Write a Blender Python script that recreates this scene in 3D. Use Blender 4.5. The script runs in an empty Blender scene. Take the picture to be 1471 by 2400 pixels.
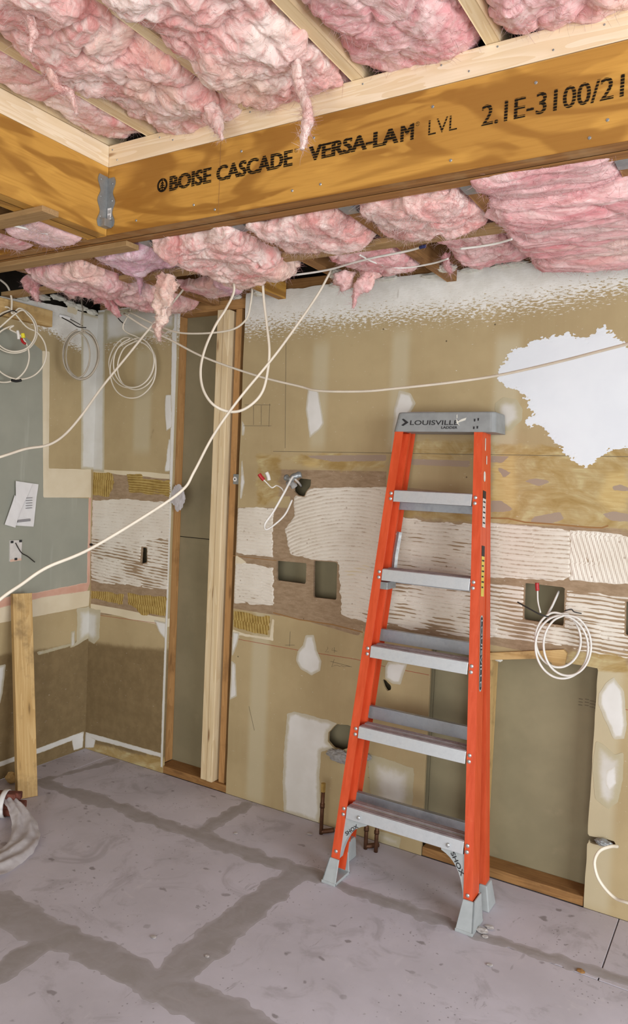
import bpy, bmesh, math, random
import numpy as np
from mathutils import Vector, Matrix

# ------------------------------------------------------------------ camera, world, lights, exposure
SC = bpy.context.scene
COL = SC.collection
CAM_LOC = (3.2416, -2.9696, 1.6)
YAW, PITCH, ROLL = (0.54062, -0.04497, 0.04324)
def make_camera():
    cd = bpy.data.cameras.new('camera'); co = bpy.data.objects.new('camera', cd); COL.objects.link(co)
    cd.sensor_fit = 'VERTICAL'; cd.sensor_height = 24.0; cd.sensor_width = 24.0; cd.lens = 17.5230
    cd.clip_start = 0.05; cd.clip_end = 60
    fwd = Vector((-math.sin(YAW)*math.cos(PITCH), math.cos(YAW)*math.cos(PITCH), math.sin(PITCH)))
    rt = Vector((math.cos(YAW), math.sin(YAW), 0)); up = rt.cross(fwd)
    r2 = math.cos(ROLL)*rt + math.sin(ROLL)*up
    u2 = -math.sin(ROLL)*rt + math.cos(ROLL)*up
    m = Matrix(((r2.x, u2.x, -fwd.x, CAM_LOC[0]), (r2.y, u2.y, -fwd.y, CAM_LOC[1]), (r2.z, u2.z, -fwd.z, CAM_LOC[2]), (0, 0, 0, 1)))
    co.matrix_world = m
    SC.camera = co
make_camera()

W = bpy.data.worlds.new('daylight'); SC.world = W; W.use_nodes = True
W.node_tree.nodes['Background'].inputs[0].default_value = (0.93, 0.965, 1.0, 1)
W.node_tree.nodes['Background'].inputs[1].default_value = 0.9

def area(name, loc, target, sx, sy, power, col):
    ld = bpy.data.lights.new(name, 'AREA'); ld.shape = 'RECTANGLE'; ld.size = sx; ld.size_y = sy
    ld.energy = power; ld.color = col
    o = bpy.data.objects.new(name, ld); COL.objects.link(o); o.location = loc
    o.rotation_euler = (Vector(target)-Vector(loc)).to_track_quat('-Z', 'Y').to_euler()
    return o
# daylight coming through the wide openings behind and to the right of the viewer
area('daylight_opening', (3.7, -5.2, 1.1), (1.7, 0, 1.5), 2.8, 2.0, 120, (1.0, 0.985, 0.965))
area('daylight_side_opening', (5.6, -2.2, 1.4), (1.5, -1.0, 0.9), 2.4, 2.0, 150, (0.92, 0.955, 1.0))

SC.view_settings.view_transform = 'Standard'; SC.view_settings.look = 'None'
SC.view_settings.gamma = 1.0; SC.view_settings.use_curve_mapping = False
SC.view_settings.exposure = -0.06
SC.cycles.use_denoising = True
SC.cycles.max_bounces = 8; SC.cycles.diffuse_bounces = 5

RNG = random.Random(7)
# ------------------------------------------------------------------ noise
_r = np.random.RandomState(11)
_P = np.concatenate([_r.permutation(256)]*3)
_G = _r.normal(size=(256, 3)); _G /= np.linalg.norm(_G, axis=1)[:, None]
def perlin(p):
    p = np.asarray(p, float); i = np.floor(p).astype(int); f = p-i; i &= 255
    u = f*f*f*(f*(f*6-15)+10)
    def g(dx, dy, dz):
        h = _P[_P[_P[i[:, 0]+dx]+i[:, 1]+dy]+i[:, 2]+dz]
        gr = _G[h]
        return gr[:, 0]*(f[:, 0]-dx)+gr[:, 1]*(f[:, 1]-dy)+gr[:, 2]*(f[:, 2]-dz)
    def l(a, b, t): return a+(b-a)*t
    x, y, z = u[:, 0], u[:, 1], u[:, 2]
    return 1.5*l(l(l(g(0, 0, 0), g(1, 0, 0), x), l(g(0, 1, 0), g(1, 1, 0), x), y),
             l(l(g(0, 0, 1), g(1, 0, 1), x), l(g(0, 1, 1), g(1, 1, 1), x), y), z)
def fbm(p, o=4, gain=0.5):
    s = 0; a = 1.0; t = 0
    for k in range(o):
        s = s+a*perlin(p*(2.03**k)+17.3*k); t += a; a *= gain
    return s/t
def ridged(p, o=4, gain=0.5):
    s = 0; a = 1.0; t = 0
    for k in range(o):
        s = s+a*(1-np.abs(perlin(p*(2.03**k)+9.1*k))*2); t += a; a *= gain
    return s/t
def n2(u, v, fu, fv=None, o=3, seed=0.0):
    fv = fu if fv is None else fv
    u = np.asarray(u, float); v = np.asarray(v, float)
    return fbm(np.stack([u.ravel()*fu+seed*3.7+50, v.ravel()*fv+seed*1.3+50, np.full(u.size, seed*0.77+0.5)], 1), o).reshape(u.shape)
def sstep(a, b, x):
    t = np.clip((x-a)/(b-a), 0, 1); return t*t*(3-2*t)
def sd_poly(U, V, poly):
    """signed distance to a polygon, positive inside"""
    px = np.array(poly, float); n = len(px)
    d = np.full(U.shape, 1e9); ins = np.zeros(U.shape, bool)
    for i in range(n):
        a = px[i]; b = px[(i+1) % n]; e = b-a
        wx = U-a[0]; wy = V-a[1]
        t = np.clip((wx*e[0]+wy*e[1])/max(e@e, 1e-12), 0, 1)
        d = np.minimum(d, np.hypot(wx-e[0]*t, wy-e[1]*t))
        c = (a[1] <= V) != (b[1] <= V)
        if abs(e[1]) > 1e-12:
            ins ^= c & (U < a[0]+(V-a[1])*e[0]/e[1])
    return np.where(ins, d, -d)
def box_sd(U, V, a, b, c, d):
    return np.minimum(np.minimum(U-a, b-U), np.minimum(V-c, d-V))

# ------------------------------------------------------------------ scene tree helpers
def put(o, parent=None):
    COL.objects.link(o)
    if parent is not None: o.parent = parent
    return o
def tag(o, label=None, cat=None, group=None, kind=None):
    if label: o['label'] = label
    if cat: o['category'] = cat
    if group: o['group'] = group
    if kind: o['kind'] = kind
    return o
def thing(name, label, cat, loc, group=None):
    o = bpy.data.objects.new(name, None); o.empty_display_size = 0.1
    put(o); o.location = loc
    return tag(o, label, cat, group)
def root_offset(parent):
    v = Vector((0, 0, 0))
    while parent is not None:
        v = v+parent.location; parent = parent.parent
    return v
def mk(name, verts, faces, mat, parent=None, smooth=False, attrs=None, origin=None, smooth_angle=None):
    """one mesh object out of world-space vertices; its origin goes to 'origin' (or its base centre)"""
    v = np.asarray(verts, float).reshape(-1, 3)
    if origin is None:
        if parent is not None: origin = root_offset(parent)
        else:
            lo = v.min(0); hi = v.max(0); origin = Vector(((lo[0]+hi[0])/2, (lo[1]+hi[1])/2, lo[2]))
    og = np.array(origin)
    me = bpy.data.meshes.new(name)
    if isinstance(faces, np.ndarray):
        k = faces.shape[1]; n = len(faces)
        me.vertices.add(len(v)); me.vertices.foreach_set('co', (v-og).astype(np.float32).ravel())
        me.loops.add(n*k); me.loops.foreach_set('vertex_index', faces.astype(np.int32).ravel())
        me.polygons.add(n); me.polygons.foreach_set('loop_start', np.arange(0, n*k, k, dtype=np.int32))
        me.update(calc_edges=True)
    else:
        me.from_pydata([tuple(x) for x in (v-og)], [], faces)
    me.validate(verbose=False)
    if attrs:
        for an, av in attrs.items():
            av = np.asarray(av, np.float32)
            if av.ndim == 2:
                a = me.attributes.new(an, 'FLOAT_VECTOR', 'POINT'); a.data.foreach_set('vector', av.ravel())
            else:
                a = me.attributes.new(an, 'FLOAT', 'POINT'); a.data.foreach_set('value', av.ravel())
    if smooth: me.polygons.foreach_set('use_smooth', np.ones(len(me.polygons), bool))
    if mat is not None: me.materials.append(mat)
    o = bpy.data.objects.new(name, me)
    put(o, parent)
    o.location = Vector(origin)-root_offset(parent)
    return o
def bm_arrays(bm):
    bm.verts.index_update()
    vs = [tuple(v.co) for v in bm.verts]; fs = [tuple(v.index for v in f.verts) for f in bm.faces]
    bm.free(); return vs, fs
def box_geo(lo, hi, bev=0.0, M=None):
    bm = bmesh.new(); bmesh.ops.create_cube(bm, size=1.0)
    lo = Vector(lo); hi = Vector(hi)
    for v in bm.verts:
        v.co = Vector([(lo[i]+hi[i])/2+v.co[i]*(hi[i]-lo[i]) for i in range(3)])
    if bev > 0: bmesh.ops.bevel(bm, geom=bm.edges[:], offset=bev, segments=2, affect='EDGES', profile=0.6)
    if M is not None: bmesh.ops.transform(bm, matrix=M, verts=bm.verts)
    return bm_arrays(bm)
def join_geo(*gs):
    V = []; Fc = []
    for v, f in gs:
        n = len(V); V += list(v); Fc += [tuple(i+n for i in q) for q in f]
    return V, Fc
def frame_M(o, x, y):
    """matrix with origin o, local X along x, local Y near y"""
    x = Vector(x).normalized(); z = x.cross(Vector(y)).normalized(); y = z.cross(x)
    return Matrix(((x.x, y.x, z.x, o[0]), (x.y, y.y, z.y, o[1]), (x.z, y.z, z.z, o[2]), (0, 0, 0, 1)))
_seed = [0]
def lumber(name, mat, o, x, y, L, wy, wz, parent=None, bev=0.002, sx=24, wob=0.0, **kw):
    """a sawn board: origin corner o, length L along x, width wy along y, wz along x^y; carries grain coordinates"""
    _seed[0] += 1; rs = random.Random(_seed[0]*13+5)
    bm = bmesh.new(); bmesh.ops.create_cube(bm, size=1.0)
    for v in bm.verts: v.co = Vector(((v.co.x+.5)*L, (v.co.y+.5)*wy, (v.co.z+.5)*wz))
    bmesh.ops.bevel(bm, geom=bm.edges[:], offset=bev, segments=2, affect='EDGES', profile=0.5)
    gc = np.array([tuple(v.co) for v in bm.verts])
    off = np.array([rs.uniform(0, 40), rs.uniform(0, 9), rs.uniform(0, 9)])
    bmesh.ops.transform(bm, matrix=frame_M(o, x, y), verts=bm.verts)
    bmesh.ops.recalc_face_normals(bm, faces=bm.faces)
    v, f = bm_arrays(bm)
    return mk(name, v, f, mat, parent, attrs={'gc': gc+off}, **kw)
def catmull(pts, n=8, closed=False):
    P = [np.array(p, float) for p in pts]; out = []
    m = len(P)
    for i in range(m if closed else m-1):
        p1 = P[i]; p2 = P[(i+1) % m]
        p0 = P[i-1] if (i > 0 or closed) else 2*p1-p2
        p3 = P[(i+2) % m] if (i+2 < m or closed) else 2*p2-p1
        for k in range(n):
            t = k/n
            out.append(0.5*((2*p1)+(-p0+p2)*t+(2*p0-5*p1+4*p2-p3)*t*t+(-p0+3*p1-3*p2+p3)*t**3))
    if not closed: out.append(P[-1])
    return out
def tube_geo(pts, r, sides=8, flat=1.0, side=None, caps=True):
    """swept tube; r scalar or per-point; flat squashes across the 'side' direction"""
    P = np.array(pts, float); n = len(P)
    R = np.full(n, r) if np.isscalar(r) else np.asarray(r, float)
    T = np.gradient(P, axis=0); T /= np.maximum(np.linalg.norm(T, axis=1), 1e-9)[:, None]
    a = np.array(side, float) if side is not None else (np.array([0, 0, 1.0]) if abs(T[0][2]) < 0.9 else np.array([1.0, 0, 0]))
    V = []
    for i in range(n):
        a = a-T[i]*(a@T[i]); a /= max(np.linalg.norm(a), 1e-9); b = np.cross(T[i], a)
        for k in range(sides):
            th = 2*math.pi*k/sides
            V.append(P[i]+R[i]*(math.cos(th)*a+math.sin(th)*flat*b))
    Fc = []
    for i in range(n-1):
        for k in range(sides):
            k2 = (k+1) % sides
            Fc.append((i*sides+k, i*sides+k2, (i+1)*sides+k2, (i+1)*sides+k))
    if caps:
        Fc.append(tuple(range(sides-1, -1, -1))); Fc.append(tuple(range((n-1)*sides, n*sides)))
    return V, Fc

# ---- marching-squares sheet: geometry where field > 0, with a skirt down to a base plane
FR = {'back': lambda u, v, n: np.stack([u, -n, v], 1), 'left': lambda u, v, n: np.stack([n, u, v], 1), 'floor': lambda u, v, n: np.stack([u, v, n], 1)}
FLIP = {'back': False, 'left': False, 'floor': False}
def sheet(name, mat, frame, u0, u1, v0, v1, cu, field, height=0.001, base=0.0, parent=None, attrs=None, cv=None, smooth=False, skirt=True, **kw):
    cv = cu if cv is None else cv
    nu = int(round((u1-u0)/cu))+1; nv = int(round((v1-v0)/cv))+1
    us = np.linspace(u0, u1, nu); vs = np.linspace(v0, v1, nv)
    U, V = np.meshgrid(us, vs, indexing='ij')
    F = field(U, V)
    F = np.where(np.abs(F) < 1e-7, 1e-7, F)
    ins = F > 0
    idx = np.full((nu, nv), -1, int); idx[ins] = np.arange(ins.sum())
    vu = list(U[ins]); vv = list(V[ins])
    full = ins[:-1, :-1] & ins[1:, :-1] & ins[1:, 1:] & ins[:-1, 1:]
    I, J = np.nonzero(full)
    quads = np.stack([idx[I, J], idx[I+1, J], idx[I+1, J+1], idx[I, J+1]], 1)
    anyc = (ins[:-1, :-1] | ins[1:, :-1] | ins[1:, 1:] | ins[:-1, 1:]) & ~full
    cut = {}
    def ev(i, j, k, l):
        key = (i, j, k, l) if (i, j) < (k, l) else (k, l, i, j)
        if key not in cut:
            a = F[i, j]; b = F[k, l]; t = a/(a-b); t = min(max(t, 0.02), 0.98)
            cut[key] = len(vu); vu.append(U[i, j]+t*(U[k, l]-U[i, j])); vv.append(V[i, j]+t*(V[k, l]-V[i, j]))
        return cut[key]
    polys = []
    I, J = np.nonzero(anyc)
    for i, j in zip(I.tolist(), J.tolist()):
        c = [(i, j), (i+1, j), (i+1, j+1), (i, j+1)]
        fl = [ins[q] for q in c]
        if sum(fl) == 2 and fl[0] == fl[2]:      # saddle: two triangles
            for q in range(4):
                if fl[q]:
                    p, nx = c[q-1], c[(q+1) % 4]
                    polys.append((ev(*p, *c[q]), idx[c[q]], ev(*c[q], *nx)))
            continue
        pl = []
        for q in range(4):
            a = c[q]; b = c[(q+1) % 4]
            if ins[a]: pl.append(int(idx[a]))
            if ins[a] != ins[b]: pl.append(ev(*a, *b))
        if len(pl) >= 3: polys.append(tuple(pl))
    vu = np.array(vu); vv = np.array(vv)
    if len(vu) == 0: return None
    hn = height(vu, vv) if callable(height) else np.full(len(vu), height)
    top = FR[frame](vu, vv, hn)
    faces = [tuple(q) for q in quads.tolist()]+polys
    nt = len(top)
    if skirt:
        ec = {}
        for q in polys+faces[:len(quads)]:
            m = len(q)
            for k in range(m):
                a, b = q[k], q[(k+1) % m]
                if (b, a) in ec: del ec[(b, a)]
                else: ec[(a, b)] = 1
        bd = {}; extra = []; 
        bu = []
        for (a, b) in ec:
            for x in (a, b):
                if x not in bd:
                    bd[x] = nt+len(bu); bu.append(x)
            extra.append((b, a, bd[a], bd[b]))
        faces = faces+extra
        low = FR[frame](vu[bu], vv[bu], np.full(len(bu), base))
        allv = np.concatenate([top, low]); map_idx = np.concatenate([np.arange(nt), np.array(bu, int)])
    else:
        allv = top; map_idx = np.arange(nt)
    if frame == 'left':
        pass
    at = {}
    for an, fn in (attrs or {}).items():
        at[an] = fn(vu, vv)[map_idx]
    return mk(name, allv, faces, mat, parent, smooth=smooth, attrs=at, **kw)

# ------------------------------------------------------------------ materials
def lin(h):
    if isinstance(h, str):
        h = h.lstrip('#'); c = [int(h[i:i+2], 16)/255 for i in (0, 2, 4)]
    else: c = [x/255 for x in h]
    return tuple((x/12.92 if x <= 0.04045 else ((x+0.055)/1.055)**2.4) for x in c)+(1.0,)
class G:
    def __init__(s, name):
        s.m = bpy.data.materials.new(name); s.m.use_nodes = True; s.t = s.m.node_tree; s.t.nodes.clear()
        s.o = s.t.nodes.new('ShaderNodeOutputMaterial')
    def n(s, ty, **kw):
        x = s.t.nodes.new(ty)
        for k, v in kw.items(): setattr(x, k, v)
        return x
    def set(s, sock, v):
        if isinstance(v, bpy.types.NodeSocket): s.t.links.new(v, sock)
        else: sock.default_value = v
    def attr(s, name, vec=False):
        x = s.n('ShaderNodeAttribute', attribute_name=name); return x.outputs['Vector' if vec else 'Fac']
    def obj(s): return s.n('ShaderNodeTexCoord').outputs['Object']
    def geo(s): return s.n('ShaderNodeNewGeometry').outputs['Position']
    def map(s, v, scale=(1, 1, 1), loc=(0, 0, 0)):
        x = s.n('ShaderNodeMapping'); s.set(x.inputs['Vector'], v); x.inputs['Scale'].default_value = scale; x.inputs['Location'].default_value = loc
        return x.outputs[0]
    def noise(s, v, scale=5, detail=4, rough=0.55, dist=0.0):
        x = s.n('ShaderNodeTexNoise'); s.set(x.inputs['Vector'], v); x.inputs['Scale'].default_value = scale
        x.inputs['Detail'].default_value = detail; x.inputs['Roughness'].default_value = rough; x.inputs['Distortion'].default_value = dist
        return x.outputs['Fac']
    def noisec(s, v, scale=5, detail=3):
        x = s.n('ShaderNodeTexNoise'); s.set(x.inputs['Vector'], v); x.inputs['Scale'].default_value = scale; x.inputs['Detail'].default_value = detail
        return x.outputs['Color']
    def vor(s, v, scale=5, rnd=1.0, feat='F1'):
        x = s.n('ShaderNodeTexVoronoi', feature=feat); s.set(x.inputs['Vector'], v); x.inputs['Scale'].default_value = scale; x.inputs['Randomness'].default_value = rnd
        return x.outputs['Distance']
    def wave(s, v, scale=5, dist=2, detail=2, dscale=1, ty='BANDS', d='Y'):
        x = s.n('ShaderNodeTexWave', wave_type=ty); s.set(x.inputs['Vector'], v)
        if ty == 'BANDS': x.bands_direction = d
        else: x.rings_direction = d
        x.inputs['Scale'].default_value = scale; x.inputs['Distortion'].default_value = dist; x.inputs['Detail'].default_value = detail; x.inputs['Detail Scale'].default_value = dscale
        return x.outputs['Fac']
    def ramp(s, f, st, interp='LINEAR'):
        x = s.n('ShaderNodeValToRGB'); s.set(x.inputs[0], f); cr = x.color_ramp; cr.interpolation = interp
        while len(cr.elements) < len(st): cr.elements.new(0.5)
        for e, (p, c) in zip(cr.elements, st):
            e.position = p; e.color = c if isinstance(c, tuple) and len(c) == 4 else (lin(c) if not isinstance(c, float) else (c, c, c, 1))
        return x.outputs[0]
    def rng(s, f, a, b, c=0.0, d=1.0):
        x = s.n('ShaderNodeMapRange', interpolation_type='SMOOTHSTEP'); s.set(x.inputs[0], f)
        x.inputs[1].default_value = a; x.inputs[2].default_value = b; x.inputs[3].default_value = c; x.inputs[4].default_value = d
        return x.outputs[0]
    def mix(s, f, a, b, blend='MIX'):
        x = s.n('ShaderNodeMix', data_type='RGBA', blend_type=blend); s.set(x.inputs[0], f)
        for k, v in ((6, a), (7, b)):
            if isinstance(v, (str,)): v = lin(v)
            s.set(x.inputs[k], v)
        return x.outputs[2]
    def ma(s, op, a, b=0.0, c=None):
        x = s.n('ShaderNodeMath', operation=op); s.set(x.inputs[0], a); s.set(x.inputs[1], b)
        if c is not None: s.set(x.inputs[2], c)
        return x.outputs[0]
    def bump(s, h, strength=0.3, dist=0.002, nrm=None):
        x = s.n('ShaderNodeBump'); s.set(x.inputs['Height'], h); x.inputs['Strength'].default_value = strength; x.inputs['Distance'].default_value = dist
        if nrm is not None: s.set(x.inputs['Normal'], nrm)
        return x.outputs[0]
    def out(s, col, rough=0.8, metal=0.0, nrm=None, spec=0.3, trans=None, sheen=0.0, alpha=None):
        p = s.n('ShaderNodeBsdfPrincipled')
        if isinstance(col, str): col = lin(col)
        s.set(p.inputs['Base Color'], col); s.set(p.inputs['Roughness'], rough); s.set(p.inputs['Metallic'], metal)
        p.inputs['Specular IOR Level'].default_value = spec
        if nrm is not None: s.set(p.inputs['Normal'], nrm)
        if alpha is not None: s.set(p.inputs['Alpha'], alpha)
        sh = p.outputs[0]
        if trans is not None:
            tr = s.n('ShaderNodeBsdfTranslucent'); s.set(tr.inputs[0], col)
            if nrm is not None: s.set(tr.inputs['Normal'], nrm)
            mx = s.n('ShaderNodeMixShader'); mx.inputs[0].default_value = trans
            s.t.links.new(sh, mx.inputs[1]); s.t.links.new(tr.outputs[0], mx.inputs[2]); sh = mx.outputs[0]
        s.t.links.new(sh, s.o.inputs[0])
        return s.m
def simple(name, col, rough=0.6, metal=0.0, var=0.12, scale=30, spec=0.4, bump=0.15):
    g = G(name); c = g.obj(); n = g.noise(c, scale, 4)
    d = g.mix(g.rng(n, 0.3, 0.7, 0, var), col, '000000')
    return g.out(d, rough, metal, g.bump(n, bump, 0.001), spec)

def mat_wood(name, c1, c2, dark, knots=0.5, rings=9.0, grain=0.5, stain=0.0, staincol='6b4a2c'):
    g = G(name); c = g.attr('gc', True)
    st = g.map(c, (0.7, 9, 9)); big = g.noise(st, 1.6, 3, 0.5, 0.6)
    ring = g.ma('FRACT', g.ma('MULTIPLY', big, rings))
    ring = g.rng(ring, 0.0, 0.95)
    fine = g.noise(g.map(c, (5, 160, 160)), 1.0, 3, 0.6)
    col = g.mix(g.ma('MULTIPLY', ring, grain), c1, c2)
    col = g.mix(g.rng(fine, 0.35, 0.75, 0, 0.35), col, c2)
    kv = g.vor(g.map(c, (2.6, 13, 13)), 1.0, 1.0)
    kn = g.rng(kv, 0.05, 0.13, 1, 0)
    kn2 = g.rng(kv, 0.10, 0.34, 0.55, 0)
    col = g.mix(g.ma('MULTIPLY', kn2, knots), col, c2)
    col = g.mix(g.ma('MULTIPLY', kn, knots), col, dark)
    if stain > 0:
        sn = g.noise(c, 7, 5, 0.65)
        col = g.mix(g.rng(sn, 0.5, 0.72, 0, stain), col, staincol)
    h = g.ma('ADD', g.ma('MULTIPLY', fine, 0.6), g.ma('MULTIPLY', ring, 0.3))
    return g.out(col, 0.72, 0, g.bump(h, 0.25, 0.0008), 0.25)
M_PINE = mat_wood('new_pine', 'ecdcc0', 'dcc49c', '8a5f38', 0.75, 10, 0.7)
M_STUD = mat_wood('pale_stud', 'ddcaa6', 'c8ad80', '7a5330', 0.8, 9, 0.5)
M_OLD = mat_wood('aged_fir', 'b98d5a', '9c7245', '563820', 0.5, 12, 0.6, 0.35, '5d4026')
M_JOIST = mat_wood('aged_joist', '9c7448', '7d5733', '452e1a', 0.4, 13, 0.6, 0.4, '4a3220')
M_FUR = mat_wood('furring', 'a98a60', '8e6e47', '4a3018', 0.5, 12, 0.5, 0.3, '6a5434')
M_SPF = mat_wood('worn_two_by_four', 'c7a874', 'a98650', '5f4426', 0.9, 8, 0.55, 0.6, '6b5434')
M_BROWNW = mat_wood('brown_wood', '9c7446', '7f5a34', '41291a', 0.4, 12, 0.6, 0.3, '54371f')

def mat_lvl():
    g = G('laminated_veneer'); c = g.attr('gc', True)
    warp = g.noise(g.map(c, (0.9, 3.0, 3.0)), 1.7, 3, 0.5, 0.9)
    ring = g.ma('PINGPONG', g.ma('MULTIPLY', warp, 9.0), 1.0)
    ring = g.rng(ring, 0.02, 0.98)
    big = g.noise(g.map(c, (1.6, 5, 5)), 1.5, 2, 0.5, 0.5)
    fine = g.noise(g.map(c, (6, 130, 130)), 1, 3, 0.65)
    ring = g.rng(ring, 0.25, 0.95)
    col = g.mix(ring, 'c29243', '996c2c')
    col = g.mix(g.rng(big, 0.50, 0.55, 0, 0.4), col, '95682a')
    col = g.mix(g.rng(fine, 0.4, 0.8, 0, 0.35), col, '8a5a1c')
    kv = g.vor(g.map(c, (1.3, 3.6, 3.6)), 1.0, 1.0)
    col = g.mix(g.rng(kv, 0.03, 0.07, 0.75, 0), col, '5c3a14')
    pale = g.noise(g.map(c, (2.2, 7, 7), (3, 1, 2)), 1.3, 3, 0.6, 0.4)
    col = g.mix(g.rng(pale, 0.58, 0.64, 0, 0.4), col, 'd9a850')
    return g.out(col, 0.55, 0, g.bump(fine, 0.15, 0.0006), 0.35)
M_LVL = mat_lvl()
def mat_lvl_under():
    g = G('laminated_edge'); c = g.attr('gc', True)
    b = g.noise(g.map(c, (0.6, 60, 60)), 1, 3, 0.6)
    col = g.mix(g.rng(b, 0.35, 0.65), '9c6f3e', '7d5630')
    d = g.noise(c, 6, 4, 0.6); col = g.mix(g.rng(d, 0.5, 0.7, 0, 0.5), col, 'a88a62')
    return g.out(col, 0.7, 0, None, 0.2)
M_LVLE = mat_lvl_under()

def mat_wall():
    g = G('old_drywall'); p = g.geo()
    n1 = g.noise(p, 2.2, 4, 0.6); n2_ = g.noise(p, 16, 5, 0.65); fine = g.noise(p, 240, 2, 0.5)
    vert = g.noise(g.map(p, (45, 45, 2.0)), 1.0, 3, 0.6)
    col = g.mix(g.rng(n1, 0.35, 0.65), 'b09d77', 'a4916c')
    col = g.mix(g.rng(vert, 0.4, 0.75, 0, 0.25), col, 'ac9c76')
    col = g.mix(g.rng(n2_, 0.55, 0.8, 0, 0.25), col, '94825e')
    col = g.mix(g.ma('MULTIPLY', g.attr('tape'), 0.6), col, 'bcb296')
    # old brown glue stain low on the wall
    dk = g.ma('ADD', g.attr('dark'), g.ma('MULTIPLY', g.ma('SUBTRACT', n2_, 0.5), 0.5))
    dcol = g.mix(g.rng(n2_, 0.35, 0.7), '6d5a3c', '7c6848')
    col = g.mix(g.rng(dk, 0.3, 0.65, 0, 0.85), col, dcol)
    # torn facing paper
    tn = g.ma('ADD', g.attr('torn'), g.ma('MULTIPLY', g.ma('SUBTRACT', g.noise(p, 30, 4, 0.6), 0.5), 0.35))
    tcol = g.mix(g.rng(g.noise(g.map(p, (20, 20, 60)), 1, 4, 0.7), 0.3, 0.7), 'a08a70', '8b755b')
    col = g.mix(g.rng(tn, 0.45, 0.5), col, tcol)
    # amber mastic, brushed on
    am = g.ma('ADD', g.attr('amber'), g.ma('MULTIPLY', g.ma('SUBTRACT', g.noise(g.map(p, (7, 7, 16)), 1, 5, 0.65, 0.8), 0.5), 1.5))
    streak = g.noise(g.map(p, (5, 5, 9)), 1, 5, 0.6, 2.2)
    brush = g.noise(g.map(p, (12, 12, 150)), 1, 3, 0.6, 0.6)
    acol = g.ramp(streak, [(0.34, '9a7f4b'), (0.47, 'a8905f'), (0.56, 'b09b6e'), (0.68, 'bdb083')])
    acol = g.mix(g.rng(brush, 0.4, 0.75, 0, 0.3), acol, '846a3a')
    acol = g.mix(g.ma('MULTIPLY', g.attr('gold'), 0.75), acol, g.mix(g.rng(brush, 0.3, 0.7), 'cab37c', 'bda268'))
    col = g.mix(g.rng(am, 0.35, 0.8, 0, 0.9), col, acol)
    pk = g.ma('ADD', g.attr('peel'), g.ma('MULTIPLY', g.ma('SUBTRACT', g.noise(p, 34, 4, 0.6), 0.5), 0.5))
    col = g.mix(g.rng(pk, 0.48, 0.52), col, '9c8a78')
    # white ceiling texture overspray: solid at the top, broken into flecks lower down
    sp = g.attr('spray')
    fl = g.noise(g.map(p, (48, 48, 150)), 1.0, 4, 0.65)
    sm = g.ma('ADD', sp, g.ma('MULTIPLY', g.ma('SUBTRACT', fl, 0.5), 2.6))
    col = g.mix(g.rng(sm, 0.40, 0.66, 0, 0.92), col, g.mix(g.rng(n2_, 0.3, 0.7), 'e6e4de', 'd9d6ce'))
    # cream paint bands
    cr = g.attr('cream')
    col = g.mix(g.rng(cr, 0.45, 0.55), col, g.mix(g.rng(n1, 0.3, 0.7), 'd8cdb2', 'cbbd9f'))
    # pencil-grey scuffs and nail dimples
    v = g.vor(p, 6.5, 1.0); col = g.mix(g.rng(v, 0.018, 0.03, 0.8, 0), col, '4c4030')
    sc = g.noise(g.map(p, (14, 14, 3)), 1, 2, 0.5, 2.0)
    col = g.mix(g.rng(sc, 0.73, 0.78, 0, 0.3), col, '7c6b4c')
    h = g.ma('ADD', g.ma('MULTIPLY', fine, 0.3), g.ma('MULTIPLY', sm, g.rng(sp, 0.05, 0.4, 0, 1.6)))
    return g.out(col, 0.85, 0, g.bump(h, 0.35, 0.0012), 0.2)
M_WALL = mat_wall()
def mat_mud(name, c1, c2, thin, soft=0.5):
    g = G(name); p = g.geo()
    n = g.noise(p, 28, 5, 0.65); st = g.noise(g.map(p, (12, 12, 70)), 1, 4, 0.6, 0.6)
    col = g.mix(g.rng(g.noise(p, 6, 3), 0.3, 0.7), c1, c2)
    e = g.ma('ADD', g.attr('edge'), g.ma('MULTIPLY', g.ma('SUBTRACT', n, 0.5), 0.6))
    col = g.mix(g.rng(e, 0.05, 0.05+soft), thin, col)
    return g.out(col, 0.8, 0, g.bump(st, 0.25, 0.001), 0.25)
M_MUD = mat_mud('joint_compound', 'd9d7d2', 'cfccc5', 'b9b19c')
M_MUDT = mat_mud('thin_joint_compound', 'cdcac3', 'c2bdb2', 'aea487', 0.9)
M_PRIMER = mat_mud('white_primer', 'dbdfe2', 'd6dade', 'd8d8d4', 0.12)
M_CREAM = mat_mud('cream_paint', 'd6cab0', 'cdbfa2', 'd0c4a8', 0.1)
M_PINKE = mat_mud('pink_torn_edge', 'd0a894', 'c2937d', 'cfae9a', 0.3)
M_TAPE = mat_mud('taped_joint', 'cfcdc6', 'c6c3ba', 'b5ac93', 0.7)
def mat_glue():
    g = G('tile_adhesive'); p = g.geo(); r = g.attr('ridge')
    n = g.noise(p, 60, 4, 0.6); b = g.noise(p, 4, 3)
    rr = g.ma('ADD', r, g.ma('MULTIPLY', g.ma('SUBTRACT', n, 0.5), 0.7))
    hi = g.mix(g.rng(b, 0.35, 0.65), 'ddd6c9', 'd3cabb')
    col = g.mix(g.rng(rr, -0.05, 0.42), 'a89682', hi)
    v = g.vor(p, 26, 0.8); col = g.mix(g.rng(v, 0.1, 0.16, 0.55, 0), col, '8d7763')
    return g.out(col, 0.85, 0, g.bump(n, 0.3, 0.0012), 0.2)
M_GLUE = mat_glue()
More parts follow.
